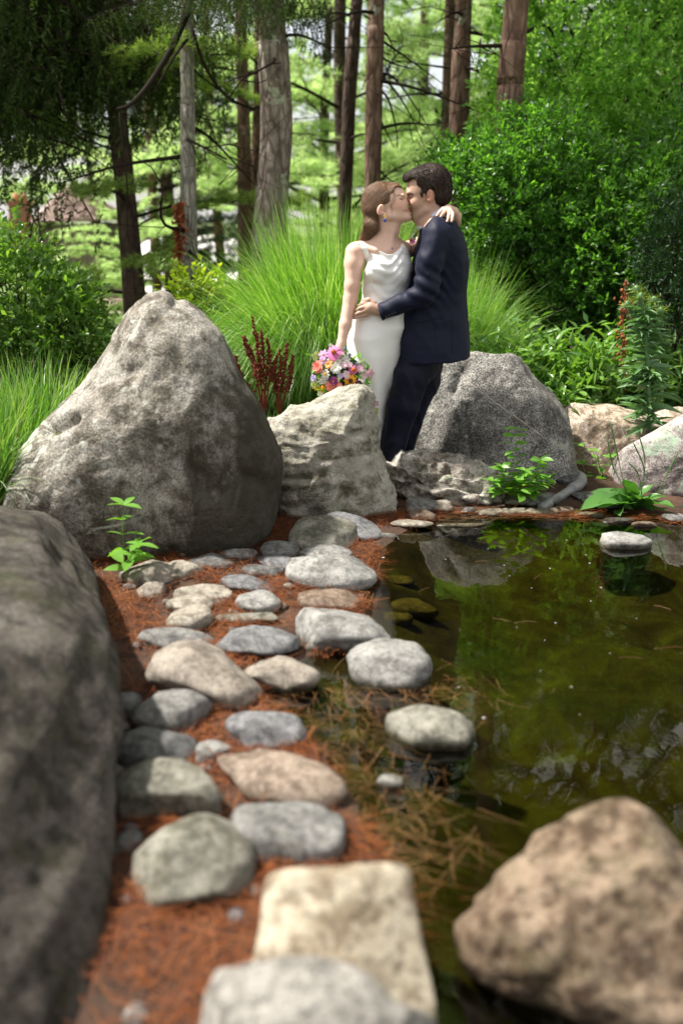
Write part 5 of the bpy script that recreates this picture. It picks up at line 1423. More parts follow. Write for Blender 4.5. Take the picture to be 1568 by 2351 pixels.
S.chain([Q8(1060, 560), Q8(1060, 760, .01), Q8(1095, 960, .01)], [.058, .057, .060], .02)
S.cone(Q8(930, 770), Q8(1000, 900), .030, .045, .03)
# torso (under the clothes), arms, hands, legs
S.chain([Q1(1080, 620), Q1(1090, 850), Q1(1060, 1100), Q1(1040, 1450)], [.09, .10, .09, .09], .04)
S.cone(Q1(1080, 640, -.13), Q1(1080, 640, .13), .055, .055, .05)
S.chain([Q1(1065, 690, -.15), Q1(980, 1120, -.19), Q1(660, 1275, -.155)], [.048, .038, .026], .02)
S.chain([Q1(1065, 690, .15), Q1(900, 1050, .20), Q1(620, 1200, .12)], [.048, .038, .026], .02)
def hand(S, wrist, palm_end, pr, kn, tips, fr=.0085, thumb=None, mids=None, k=.006):
    S.cone(wrist, palm_end, pr[0], pr[1], .012)
    for i, (a, b) in enumerate(zip(kn, tips)):
        S.cone(palm_end, a, pr[1] * .62, fr * 1.12, .006)
        m = mids[i] if mids else (np.asarray(a) + b) / 2
        S.cone(a, m, fr * 1.1, fr, .003); S.cone(m, b, fr, fr * .82, .002)
    if thumb: S.chain(thumb, [fr * 1.5, fr * 1.25, fr * .95], .008)
# left hand spread on her waist
hand(S, Q1(600, 1283, -.150), Q1(528, 1262, -.150), (.027, .030),
     [Q1(494, 1222, -.146), Q1(482, 1254, -.150), (Q1(482, 1288, -.150)), Q1(496, 1318, -.144)],
     [Q1(424, 1252, -.112), Q1(402, 1290, -.108), Q1(388, 1325, -.108), Q1(388, 1349, -.112)], .0088,
     [Q1(555, 1222, -.150), Q1(510, 1198, -.150), Q1(462, 1200, -.132)],
     [Q1(458, 1230, -.140), Q1(436, 1268, -.142), Q1(430, 1306, -.142), Q1(440, 1335, -.136)])
hand(S, Q1(620, 1200, .12), Q1(560, 1215, .11), (.025, .028), [Q1(530, 1195, .1), Q1(525, 1215, .1), Q1(528, 1235, .1), Q1(535, 1250, .1)], [Q1(490, 1190, .09), Q1(485, 1212, .09), Q1(490, 1235, .09), Q1(500, 1255, .09)], .0085)
S.chain([Q2(980, 580, -.06), Q2(850, 950, -.07), Q2(765, 1400, -.06)], [.08, .05, .036], .03)
S.chain([Q2(990, 560, .09), Q2(890, 950, .09), Q2(830, 1400, .10)], [.08, .05, .036], .03)
for dx, dy in ((760, -.07), (830, .09)):
    S.cone(Q2(dx, 1425, dy), Q2(dx - 90, 1450, dy), .034, .022, .02)
body_m = surf('body', S, M['skin_m'], man, 1, .5)
bvm = tri_bvh(body_m)
lip = (.9, .62, .60)
paint(body_m, [(Q8(775, 674), (.016, .03, .0045), lip, .8), (Q8(778, 705), (.016, .03, .0055), lip, .8), (Q8(880, 720), (.045, .09, .030), (.74, .77, .80), .5), (Q8(850, 770), (.03, .09, .02), (.62, .66, .70), .4), (Q8(800, 655), (.015, .06, .006), (.8, .8, .82), .4),
               (Q8(1050, 500, -.08), (.02, .03, .036), (1.08, .72, .66), .7), (Q8(745, 605), (.014, .03, .014), (1.05, .8, .76), .5), (Q8(860, 590, -.06), (.03, .05, .02), (1.05, .86, .82), .4), (Q8(805, 520), (.018, .08, .010), (.8, .66, .62), .5)])
def line(name, bvh, pts, r, mat, parent, n=14, conv=c8, flat=1.0, taper=True, off=.0004):
    P = trace(bvh, pts, n, off, conv)
    if len(P) < 4: return None
    rr = r * (np.sin(np.linspace(.25, math.pi - .15, len(P))) if taper else np.ones(len(P)))
    V, F = tube_geo(P, rr, 5); return obj(name, V, F, mat, parent)
line('eyebrow', bvm, [(758, 486), (790, 476), (825, 480), (850, 492)], .0030, M['brow_m'], man)
line('eyelid', bvm, [(786, 520), (802, 526), (820, 524)], .0013, M['lash'], man)
line('eyelash', bvm, [(776, 522), (788, 530), (806, 528)], .0014, M['lash'], man)
line('lip_line', bvm, [(766, 690), (782, 690), (806, 692)], .0010, simple('lip_shade', (.22, .08, .07), .6), man)
# hair
def poly_cut(S, pts, conv, keep_out=True, k=.004):
    """remove what projects (along Y) inside a traced outline"""
    A = np.array([[atY(*conv(x, y), YM)[0], atY(*conv(x, y), YM)[2]] for x, y in pts])
    X, Z = np.meshgrid(S.ax[0], S.ax[2], indexing='ij'); d = sd_poly(np.stack([X, Z], -1), A)
    d = -d if keep_out else d
    a = S.V; b = d[:, None, :].astype(np.float32); hh = np.clip(.5 - .5 * (a - b) / k, 0, 1); S.V = a * (1 - hh) + b * hh + k * hh * (1 - hh)
lo = Q8(690, 700) ; hi = Q8(1350, 80)
H = SDF([lo[0], YM - .12, lo[2]], [hi[0], YM + .12, hi[2]], .0035)
H.ell(Q8(1065, 365), (262 * U8, .086, 258 * U8), .01)
H.ell(Q8(930, 290), (190 * U8, .074, 130 * U8), .02); H.ell(Q8(815, 275), (105 * U8, .052, 58 * U8), .015); H.ell(Q8(760, 305), (48 * U8, .036, 26 * U8), .01)
H.ell(Q8(1190, 500), (132 * U8, .074, 150 * U8), .02)
H.cone(Q8(940, 470, -.074), Q8(950, 520, -.072), .006, .004, .01); H.cone(Q8(940, 470, .074), Q8(950, 520, .072), .006, .004, .01)
poly_cut(H, [(600, 345), (735, 335), (800, 290), (838, 285), (868, 320), (858, 410), (905, 470), (930, 538), (958, 545), (985, 512), (1000, 470), (1035, 425), (1085, 430), (1108, 480), (1100, 560), (1118, 640), (1180, 662), (1240, 645), (1300, 700), (600, 760)], c8)
V, F = H.mesh(); V = relax(V, F, 1); nn_ = ridged(V * [140, 60, 60], 3, 4); C0 = Q8(1050, 400); V = V + unit(V - C0) * ((nn_ - .6) * .006)[:, None]
hair_m = obj('hair', V, F, M['hair_m'], man)
def strands(o, n, L, r, mat, parent, flow, seed, lift=.3, name='hair_strand', filt=None, jit=.25, steps=6):
    me = o.data; R = np.random.default_rng(seed); w = WL[o.name]; bv = tri_bvh(o)
    cen = np.array([p.center for p in me.polygons]) + w; nor = np.array([p.normal for p in me.polygons])
    ok = np.ones(len(cen), bool) if filt is None else filt(cen)
    ids = R.choice(np.where(ok)[0], n); mb = MB()
    for i in ids:
        p = cen[i].copy(); q = [p.copy()]; nl = nor[i]; l = L * R.uniform(.6, 1.2); j = R.normal(0, jit, 3)
        for s_ in range(steps):
            f = unit(flow(p) + j); f = f - nl * f.dot(nl); f = unit(f)
            p = p + f * l / steps
            h = bv.find_nearest(Vector(p.tolist()))
            if h[0] is None: break
            nl = np.array(h[1]); p = np.array(h[0]) + nl * (.0008 + lift * l * (s_ / steps) ** 2 * .3); q.append(p.copy())
        if len(q) > 3: mb.tube(q, np.linspace(r, r * .35, len(q)), 3, False)
    s = mb.build(name, mat, parent); s['kind'] = 'stuff'; return s
Cm = Q8(1080, 400)
def flow_m(p):
    v = p - Cm; 
    if p[2] > Q8(0, 330)[2]: return np.array([-.8, 0, .25]) if p[0] < Q8(1060, 0)[0] else np.array([.3, 0, -1.0])
    return np.array([.35, 0, -1.0])
strands(hair_m, 1500, .030, .0012, M['hair_m'], hair_m, flow_m, 5, .5)
# shirt collar and cuff
S = SDF(Q1(900, 700) * [1, 0, 1] + [0, YM - .14, 0], Q1(1200, 440) * [1, 0, 1] + [0, YM + .16, 0], .0045)
S.chain([Q1(1010, 580, 0), Q1(1085, 500, .0), Q1(1095, 440, 0)], [.072, .071, .070], .01)
S.cone(Q1(985, 590, -.03), Q1(1050, 520, -.052), .022, .022, .01)
poly_cut(S, [(700, 300), (1300, 300), (1300, 440), (1078, 452), (1045, 478), (1000, 512), (965, 545), (950, 590), (700, 640)], c1)
surf('shirt', S, M['shirt'], man, 1)
# jacket
def jz(cy): return Q1(0, cy)[2]
S = SDF(Q1(540, 1740) * [1, 0, 1] + [0, YM - .36, 0], Q1(1420, 460) * [1, 0, 1] + [0, YM + .34, 0], .005)
S.loft([(jz(cy), Q1(a, cy)[0], Q1(b, cy)[0], YM + .01, w) for cy, a, b, w in [(545, 1010, 1180, .10), (570, 965, 1222, .145), (600, 945, 1246, .175), (640, 930, 1268, .19), (700, 912, 1290, .195), (790, 890, 1313, .19), (900, 872, 1328, .18), (1000, 858, 1324, .17), (1080, 828, 1315, .165), (1130, 800, 1312, .162), (1250, 775, 1314, .162), (1350, 758, 1320, .168), (1429, 745, 1327, .172), (1539, 738, 1335, .186), (1600, 742, 1337, .190), (1700, 755, 1338, .192)]], .012, 2.5)
S.ell(Q1(1075, 640, -.14), (.075, .062, .070), .03); S.ell(Q1(1075, 640, .15), (.075, .06, .068), .03)
S.cone(Q1(1105, 540, -.01), Q1(1020, 600, -.02), .078, .066, .02)
S.chain([Q1(1070, 675, -.165), Q1(1005, 880, -.19), Q1(985, 1090, -.205), Q1(960, 1150, -.20), Q1(620, 1296, -.158)], [.066, .062, .056, .052, .043], .022)
S.chain([Q1(1070, 675, .165), Q1(960, 900, .2), Q1(900, 1080, .2), Q1(640, 1205, .13)], [.062, .056, .05, .040], .02)
S.cone(Q1(603, 1304, -.156), Q1(480, 1356, -.150), .033, .034, .003, 's')   # sleeve opening
# cuff cut square, bottom hem cut with a rounded front corner
poly_cut(S, [(300, 1100), (566, 1214), (575, 1240), (628, 1378), (640, 1500), (300, 1500)], c1, k=.003)
poly_cut(S, [(500, 1395), (650, 1375), (730, 1330), (738, 1500), (735, 1600), (752, 1655), (790, 1690), (830, 1696), (1000, 1678), (1150, 1668), (1336, 1660), (1450, 1660), (1450, 1900), (500, 1900)], c1, k=.004)
# lapel opening at the neck
poly_cut(S, [(700, 380), (1400, 380), (1290, 600), (1230, 560), (1180, 533), (1120, 522), (1066, 492), (1040, 502), (1000, 545), (968, 578), (950, 610), (700, 610)], c1, k=.006)
# folds
sl = tuple(slice(0, n_) for n_ in S.V.shape); X, Yg, Z = np.meshgrid(*S.ax, indexing='ij')
wp = fbm(np.stack([X * 7, Yg * 5, Z * 5], -1), 2, 3) - .5
E = Q1(950, 1100, -.2)
de = np.sqrt((X - E[0]) ** 2 + (Yg - E[1]) ** 2 + (Z - E[2]) ** 2)
fold = .0062 * np.sin((X * .75 + Z * 1.0) * 95 + wp * 9) * np.exp(-(de / .115) ** 2)
A0 = Q1(700, 1260, -.17); da = np.sqrt((X - A0[0]) ** 2 + (Yg - A0[1]) ** 2 + (Z - A0[2]) ** 2)
fold += .003 * np.sin((X * .5 + Z) * 80 + wp * 12) * np.exp(-(da / .11) ** 2)
A1 = Q1(1000, 800, -.2); da = np.sqrt((X - A1[0]) ** 2 + (Yg - A1[1]) ** 2 + (Z - A1[2]) ** 2)
fold += .004 * np.sin((X - .35 * Z) * 60 + wp * 7) * np.exp(-(da / .15) ** 2)
fold += wp * .010 - (ridged(np.stack([X * 11 + Z * 6, Yg * 8, Z * 9 - X * 5], -1), 2, 19) - .6) * .007
S.V = S.V + fold.astype(np.float32)
del X, Yg, Z, wp, de, da, fold
jacket = surf('jacket', S, M['navy'], man, 1)
bj = tri_bvh(jacket)
def welt(pts, r, name='seam', mat=None, conv=c1, n=20):
    return line(name, bj, pts, r, mat or M['navy_t'], jacket, n, conv, taper=False, off=-.0002)
welt([(905, 1385), (1000, 1368), (1098, 1345), (1118, 1340), (1120, 1362)], .0022, 'pocket_flap')
welt([(905, 1400), (906, 1385)], .0018, 'pocket_flap')
welt([(1190, 1330), (1192, 1480), (1196, 1640)], .0018, 'back_vent')
welt([(1110, 560), (1170, 640), (1192, 760)], .0014, 'shoulder_seam')
welt([(1040, 1370), (1050, 1480), (1055, 1640)], .0010)
welt([(950, 660), (925, 720), (905, 780), (888, 860)], .0022, 'lapel_edge')
welt([(572, 1222), (600, 1300), (628, 1370)], .0018, 'cuff_edge')
for bx, by in [(656, 1332), (680, 1321), (703, 1311), (725, 1302)]:
    h = hit(bj, *c1(bx, by), .001)
    if h is not None: mb = MB(); mb.ell(h, (.0052, .0035, .0052), 9, 6); mb.build('button', M['button'], jacket)
# trousers
S = SDF(Q2(560, 1440) * [1, 0, 1] + [0, YM - .26, 0], Q2(1180, 480) * [1, 0, 1] + [0, YM + .3, 0], .0055)
S.chain([Q2(945, 590, -.055), Q2(905, 700, -.075), Q2(845, 930, -.09), Q2(775, 1180, -.08), Q2(752, 1400, -.07)], [.088, .090, .078, .066, .058], .02)
S.chain([Q2(985, 590, .06), Q2(985, 720, .05), Q2(915, 930, .05), Q2(845, 1200, .06), Q2(825, 1400, .07)], [.105, .098, .080, .068, .062], .012)
S.ell(Q2(965, 590, .02), (.125, .15, .12), .03)
X, Yg, Z = np.meshgrid(*S.ax, indexing='ij'); wp = fbm(np.stack([X * 10, Yg * 8, Z * 3], -1), 3, 8) - .5
S.V = S.V + (wp * .014 + (ridged(np.stack([X * 16 + Z * 5, Yg * 10, Z * 5], -1), 2, 9) - .6) * -.012).astype(np.float32); del X, Yg, Z, wp
surf('trousers', S, M['navy_t'], man, 1)
for dx, dy in ((765, -.07), (830, .09)):
    mb = MB(); a = Q2(dx, 1430, dy); a[2] = .035; mb.ell(a + [-.05, 0, 0], (.13, .045, .042), 14, 9); mb.build('shoe', M['shoe'], man)
# boutonniere on his lapel
M['pink_petal'] = leaf_mat('pink_petal', [(.62, .13, .36), (.72, .22, .48), (.55, .10, .32)], .25, .6, .3, (1.2, .8, 1)); M['cone_dark'] = simple('cone_dark', (.05, .012, .008), .8); M['cone_orange'] = simple('cone_orange', (.42, .09, .02), .8); M['stem_green'] = simple('stem_green', (.06, .13, .04), .6)
M['white_petal'] = leaf_mat('white_petal', [(.72, .70, .64), (.80, .79, .75), (.66, .66, .56)], .25, .6, .3, (1.05, 1.05, 1)); M['cream_green'] = leaf_mat('cream_green', [(.50, .56, .22), (.62, .66, .34), (.38, .48, .16)], .25, .6, .3, (1.1, 1.1, .8))
bt = meta(link('boutonniere', None, Q1(872, 735, -.06), man), 'pink coneflower boutonniere with white blossoms and green leaves')
# ------------------------------------------------------------------ flowers
def petal_data(name, mat, wid=.3, curl=.2, notch=False, cup=.15):
    V, F = leaf_unit(ln=4, wid=wid, fold=-cup, curl=curl, pos=.66); return raw_mesh(name, V, F, mat)
def col_mat(name, cols): return leaf_mat(name, cols, .25, .6, .3, (1.1, 1.0, 1.0))
PM = {'pink': M['pink_petal'], 'cosmos': col_mat('cosmos_petal', [(.62, .28, .62), (.72, .38, .70)]), 'coral': col_mat('coral_petal', [(.80, .19, .15), (.85, .33, .26), (.72, .12, .10)]), 'peach': col_mat('peach_petal', [(.80, .38, .12), (.85, .5, .2)]),
      'white': M['white_petal'], 'lilac': col_mat('lilac_petal', [(.48, .42, .72), (.58, .52, .78)]), 'purple': col_mat('purple_petal', [(.16, .02, .11), (.26, .04, .20)]), 'orange': col_mat('orange_petal', [(.85, .34, .01), (.9, .45, .03)]),
      'blush': col_mat('blush_petal', [(.76, .50, .60), (.80, .62, .68), (.62, .28, .44)]), 'lime': M['cream_green'], 'thistle': col_mat('thistle_blue', [(.16, .22, .30), (.24, .30, .34)]), 'black': M['cone_dark'], 'orangecone': M['cone_orange'], 'yellow': simple('yellow_centre', (.75, .42, .03), .8)}
PD = {}
def petal(kind, wid): 
    k = (kind, wid)
    if k not in PD: PD[k] = petal_data('petal_' + kind, PM[kind], wid)
    return PD[k]
def flower(parent, name, p, nrm, R_, n, kind, wid, centre, cr, droop=.1, seed=0, layers=1, tall=.7, label=None):
    """petals round a centre; facing nrm. Petals are parts below the flower."""
    Rg = np.random.default_rng(seed); p = np.asarray(p, float); nrm = unit(np.asarray(nrm, float))
    a = unit(np.cross(nrm, [0, .3, 1.0])); b = np.cross(nrm, a)
    mb = MB()
    if centre: 
        mb.ell(p + nrm * cr * tall * .5, (cr, cr, cr), 12, 8)
        for q in range(30):
            d = unit(Rg.normal(0, 1, 3) + nrm * 1.2); mb.tube([p + nrm * cr * tall * .5 + d * cr * .8, p + nrm * cr * tall * .5 + d * cr * 1.16], [cr * .13, cr * .05], 3, False)
        f = mb.build(name, PM[centre], parent)
    else:
        mb.ell(p, (R_ * .12,) * 3, 6, 4); f = mb.build(name, PM[kind], parent)
    if label: f['label'] = label
    for l in range(layers):
        rr = R_ * (1 - .28 * l); m = max(3, int(n * (1 - .12 * l)))
        for k in range(m):
            t = 2 * math.pi * (k + .5 * l + Rg.normal(0, .12)) / m
            d = a * math.cos(t) + b * math.sin(t)
            d = d * 1.0 + nrm * ((-droop) + .55 * l + Rg.normal(0, .08))
            x = Vector(unit(d).tolist()); z = Vector(nrm.tolist()); y = z.cross(x).normalized(); z2 = x.cross(y)
            m3 = Matrix((x, y, z2)).transposed() * rr
            link('petal', petal(kind, wid), p + nrm * .001 * (k % 3 + 2 * l), f, m3.to_4x4())
    return f
def cluster(parent, name, p, R_, n, kind, r, seed, sq=(1, 1, 1)):
    """a head of many tiny blossoms"""
    Rg = np.random.default_rng(seed); mb = MB()
    for k in range(n):
        d = unit(Rg.normal(0, 1, 3)) * R_ * Rg.uniform(.35, 1, 1) * np.array(sq); q = p + d
        for j in range(5):
            t = j * 1.257 + Rg.uniform(0, 1); e = np.array([math.cos(t), -.5, math.sin(t)]) * r
            s = np.array([-math.sin(t), 0, math.cos(t)]) * r * .45
            mb.add([q, q + e * .6 + s, q + e, q + e * .6 - s], [(0, 1, 2, 3)])
    return mb.build(name, PM[kind], parent, smooth=False)
YB = 4.965
def QB(x, y, dy=0): return atY(*cB(x, y), YB + dy)
UB = .125 / (FPX / (YB * CT + .12))
FC = np.array([-.15, -1.0, .15])
def fn(x, y): return unit(FC + np.array([(x - 750) / 650, 0, (700 - y) / 650]) * .8)
# boutonniere flowers
flower(bt, 'coneflower', Q1(858, 712, -.085), (-.5, -.8, .3), .026, 11, 'pink', .3, 'orangecone', .0075, .75, 3)
cluster(bt, 'white_blossom', Q1(878, 680, -.07), .016, 16, 'white', .006, 4); cluster(bt, 'green_sprig', Q1(900, 630, -.06), .018, 18, 'lime', .006, 5, (.8, .8, 1.3))
for k in range(5): put_leaf(LF['weed'], Q1(885 + k * 3, 735 - k * 18, -.07), (-.4 + .2 * k, -.4, .8), .035, bt, .3)
bq = thing('bouquet', 'colourful bouquet of coneflowers, roses and daisies held low by the woman behind the cream boulder', 'bouquet', QB(760, 1250, .02))
fl = [('coneflower', 645, 330, 172, 15, 'pink', .3, 'orangecone', 50, .25, 1), ('coneflower', 1010, 650, 140, 13, 'pink', .3, 'orangecone', 46, .9, 1), ('coneflower', 1095, 905, 105, 11, 'pink', .3, 'black', 66, 1.2, 1),
      ('cosmos', 455, 375, 115, 7, 'cosmos', .55, 'yellow', 20, -.05, 1), ('cosmos', 440, 480, 85, 6, 'cosmos', .5, 'yellow', 14, .1, 1), ('rose', 350, 600, 135, 9, 'coral', .75, None, 0, -.2, 4), ('ranunculus', 545, 560, 80, 8, 'peach', .6, 'orangecone', 14, -.1, 2), ('ranunculus', 600, 480, 55, 7, 'peach', .6, None, 0, -.1, 1),
      ('scabiosa', 680, 610, 122, 11, 'white', .55, 'lime', 26, -.1, 2), ('daisy', 488, 725, 98, 9, 'white', .5, 'yellow', 28, 0, 1), ('scabiosa', 268, 805, 80, 10, 'lilac', .5, 'lilac', 26, 0, 2), ('dahlia', 635, 860, 98, 13, 'purple', .35, 'yellow', 20, 0, 2),
      ('rudbeckia', 950, 850, 150, 9, 'orange', .42, 'black', 42, .5, 1), ('rudbeckia', 420, 1010, 100, 8, 'orange', .42, 'orange', 20, .4, 1), ('rudbeckia', 310, 1000, 55, 6, 'orange', .4, None, 0, .1, 1), ('rose', 575, 960, 120, 9, 'coral', .75, None, 0, 0, 3), ('rose', 740, 940, 70, 8, 'coral', .7, None, 0, 0, 2),
      ('anemone', 1250, 960, 125, 7, 'white', .7, 'yellow', 16, .1, 1), ('anemone', 385, 1095, 75, 6, 'white', .7, None, 0, .1, 1), ('sweet_pea', 870, 740, 85, 5, 'blush', .9, None, 0, -.2, 2), ('stock', 830, 560, 75, 7, 'blush', .7, None, 0, -.1, 2), ('stock', 1150, 640, 80, 7, 'blush', .7, None, 0, -.1, 2), ('stock', 1190, 760, 75, 7, 'blush', .7, None, 0, -.1, 2), ('stock', 940, 560, 60, 6, 'blush', .7, None, 0, -.1, 2), ('sweet_pea', 760, 760, 60, 5, 'lilac', .8, None, 0, -.2, 1), ('scabiosa', 720, 500, 70, 9, 'white', .5, 'lime', 18, -.1, 1)]
for i, (nm, x, y, R_, n, kd, wd, ce, cr_, dr, ly) in enumerate(fl):
    r2 = ((x - 760) ** 2 + (y - 680) ** 2) / 600 ** 2
    p = QB(x, y, -.07 + .08 * r2 - (.015 if ce in ('orangecone', 'black') else 0))
    flower(bq, nm, p, fn(x, y), R_ * UB, n, kd, wd, ce, cr_ * UB, dr, 50 + i, ly)
for i, (nm, x, y, R_, n, kd, r) in enumerate([('lace_flower', 860, 470, 100, 60, 'white', .006), ('lace_flower', 450, 850, 105, 70, 'white', .005), ('lace_flower', 600, 205, 45, 25, 'white', .005), ('snapdragon', 1300, 720, 75, 26, 'blush', .010), ('snapdragon', 1110, 610, 80, 30, 'blush', .010), ('snapdragon', 1420, 1270, 40, 12, 'blush', .009), ('hanging_sprig', 1412, 1400, 50, 22, 'lime', .008), ('sprig', 310, 400, 80, 26, 'lime', .008), ('sprig', 290, 930, 85, 30, 'lime', .008), ('sprig', 730, 820, 60, 20, 'lime', .006), ('sprig', 1290, 810, 55, 20, 'lime', .007), ('snapdragon', 1370, 1200, 25, 8, 'blush', .007)]):
    r2 = ((x - 760) ** 2 + (y - 680) ** 2) / 600 ** 2
    cluster(bq, nm, QB(x, y, -.055 + .09 * min(r2, 1.3)), R_ * UB, n, kd, r, 90 + i, (1, .6, 1 if nm != 'hanging_sprig' else 1.6))
for i, (x, y) in enumerate([(850, 262), (930, 380), (1070, 545)]):
    mb = MB(); p = QB(x, y, -.05); mb.ell(p, (.007, .007, .009), 8, 6); Rg = np.random.default_rng(i)
    for k in range(14):
        t = k * .45; d = np.array([math.cos(t), -.3, math.sin(t)]); mb.tube([p, p + d * .019], [.0016, .0003], 3, False)
    mb.build('sea_holly', PM['thistle'], bq)
Rg = np.random.default_rng(4); mb = MB()
for k in range(16): mb.tube(curve([QB(Rg.uniform(350, 1200), Rg.uniform(300, 1000), -.01), QB(760, 820, .03), QB(700 + Rg.normal(0, 30), 1300, .05)], 8), .0016, 4, False)
mb.build('stems', M['stem_green'], bq)
for k in range(46):
    p = QB(Rg.uniform(260, 1300), Rg.uniform(330, 1100), -.015); put_leaf(LF['weed'], p, Rg.normal(0, 1, 3) + [0, -.4, .1], Rg.uniform(.03, .06), bq, Rg.normal(0, .5))
mb = MB(); p = QB(760, 680, .01); mb.ell(p, (.105, .035, .085), 16, 10); mb.build('greenery', M['leaf_dark'], bq)

# ------------------------------------------------------------------ the woman
woman = thing('person', 'woman in a sleeveless white satin dress kissing the man, bouquet in her lowered hand', 'person', atY(*c2(600, 1400), YM) * [1, 1, 0] + [0, 0, .01])
YW = YM - .03
def R1(x, y, dy=0): return atY(*c1(x, y), YW + dy)
def R2(x, y, dy=0): return atY(*c2(x, y), YW + dy)
def R8(x, y, dy=0): return atY(*c8(x, y), YW + dy)
S = SDF([R1(200, 0)[0], YW - .22, -.01], [R1(1300, 0)[0], YW + .36, 1.60], .0045)
def rotY(a): c, s = math.cos(a), math.sin(a); return np.array([[c, 0, s], [0, 1, 0], [-s, 0, c]])
RT = rotY(-.25)
S.ell(R8(440, 590, .02), (240 * U8, .072, 222 * U8), .01)
S.ell(R8(590, 570, .0), (150 * U8, .060, 185 * U8), .03)
S.ell(R8(640, 665, .0), (118 * U8, .054, 160 * U8), .025, R=RT)
S.cone(R8(735, 770, .0), R8(768, 790, .0), .024, .017, .015)
S.cone(R8(740, 790, -.02), R8(520, 775, -.050), .017, .020, .025); S.cone(R8(740, 790, .02), R8(520, 770, .058), .017, .020, .025)
S.ell(R8(650, 640, -.034), (.030, .020, .026), .02); S.ell(R8(650, 640, .04), (.030, .020, .026), .02)
S.cone(R8(712, 525, .0), R8(738, 612, .0), .007, .010, .009); S.ell(R8(745, 622, 0), (.012, .011, .010), .006)
S.ell(R8(733, 640, -.009), (.009, .007, .008), .005); S.ell(R8(733, 640, .010), (.009, .007, .008), .005)
S.ell(R8(690, 548, -.036), (.013, .013, .010), .010, 's'); S.ell(R8(686, 550, -.034), (.010, .012, .0085), .004)
S.cone(R8(700, 505, -.045), R8(716, 500, .03), .007, .008, .012)
S.ell(R8(750, 692, -.002), (.013, .019, .006), .006); S.ell(R8(760, 716, -.002), (.013, .017, .007), .006)
S.ell(R8(412, 690, -.072), (44 * U8, .010, 72 * U8), .005, R=rotY(.3)); S.ell(R8(455, 745, -.070), (28 * U8, .008, 26 * U8), .006)
S.ell(R8(425, 685, -.084), (22 * U8, .008, 44 * U8), .004, 's', R=rotY(.3)); S.ell(R8(440, 710, -.082), (14 * U8, .010, 18 * U8), .003, 's')
S.chain([R8(470, 740, .01), R8(505, 900, .01), R8(478, 1110, .01)], [.056, .047, .053], .02)
S.cone(R8(590, 790, 0), R8(560, 960, 0), .035, .036, .03)
S.chain([R8(590, 900, -.030), R8(540, 1180, -.045)], [.009, .007], .015)      # neck tendon
S.cone(R1(500, 790, .02), R1(740, 790, .06), .045, .045, .05)
S.cone(R1(640, 730, .01), R1(420, 790, -.01), .040, .036, .04); S.cone(R1(650, 740, .03), R1(800, 780, .07), .036, .034, .03)
S.cone(R1(570, 800, -.062), R1(480, 780, -.045), .008, .008, .04); S.cone(R1(660, 810, -.066), R1(760, 785, -.02), .008, .008, .04)   # collar bones
S.chain([R1(630, 830, .02), R1(660, 950, .03), R1(630, 1180, .03), R1(610, 1420, .04)], [.078, .084, .074, .085], .05)
# right arm hanging down to the flowers
S.chain([R1(402, 812, -.02), R1(392, 900, -.03), R1(378, 1080, -.05), R1(362, 1190, -.055), R1(322, 1400, -.09), R2(376, 450, -.115), R2(372, 485, -.12)], [.050, .047, .038, .034, .030, .0215, .022], .015)
hand(S, R2(372, 480, -.12), R2(366, 530, -.125), (.020, .026), [R2(345, 570, -.13), R2(360, 576, -.14), R2(376, 576, -.14), R2(392, 570, -.135)], [R2(350, 610, -.11), R2(362, 615, -.115), R2(378, 615, -.115), R2(392, 608, -.11)], .0078, [R2(390, 530, -.14), R2(402, 560, -.15), R2(396, 590, -.155)])
# left arm over his far shoulder, hand on the shoulder blade
S.chain([R1(800, 800, .10), R1(900, 760, .20), R1(1210, 700, .28), R1(1262, 640, .22), R1(1240, 540, .10), R1(1205, 478, .02)], [.044, .040, .036, .034, .029, .0225], .02)
hand(S, R1(1208, 480, .01), R1(1160, 462, -.050), (.022, .025),
     [R1(1118, 452, -.075), R1(1140, 466, -.088), R1(1168, 480, -.096), R1(1196, 492, -.098)], [R1(1062, 521, -.105), R1(1094, 527, -.118), R1(1152, 559, -.145), R1(1188, 558, -.148)], .0078,
     [R1(1130, 470, -.04), R1(1105, 480, -.05), R1(1085, 492, -.055)], [R1(1088, 484, -.098), R1(1118, 494, -.112), R1(1163, 518, -.130), R1(1196, 526, -.134)])
for dy in (-.06, .09):
    S.chain([R1(610, 1450, dy + .02), R2(600, 900, dy * .6 + .01), R2(600, 1380, dy * .6 + .01)], [.06, .045, .034], .02); S.cone(R2(600, 1400, dy), R2(660, 1420, dy), .026, .018, .02)
body_w = surf('body', S, M['skin_w'], woman, 1, .5)
bvw = tri_bvh(body_w)
lipw = (.88, .50, .50)
paint(body_w, [(R8(755, 694), (.018, .04, .0045), lipw, .9), (R8(762, 715), (.018, .04, .005), lipw, .9), (R8(655, 630, -.05), (.03, .05, .022), (1.04, .76, .72), .6), (R8(415, 690, -.08), (.02, .03, .03), (1.05, .78, .72), .6), (R8(745, 625), (.014, .03, .012), (1.05, .8, .76), .5), (R8(690, 545, -.04), (.014, .03, .008), (.9, .72, .66), .5)])
line('eyebrow', bvw, [(598, 525), (625, 505), (660, 498), (700, 510), (715, 525)], .0019, M['brow_w'], woman)
line('eyelash', bvw, [(655, 560), (675, 555), (700, 562), (708, 572)], .0014, M['lash'], woman)
line('eyelid', bvw, [(650, 550), (672, 541), (700, 548)], .0008, M['brow_w'], woman)
line('smile_line', bvw, [(702, 690), (715, 701), (740, 702), (765, 702)], .0011, simple('lip_shade_b', (.22, .07, .06), .6), woman)
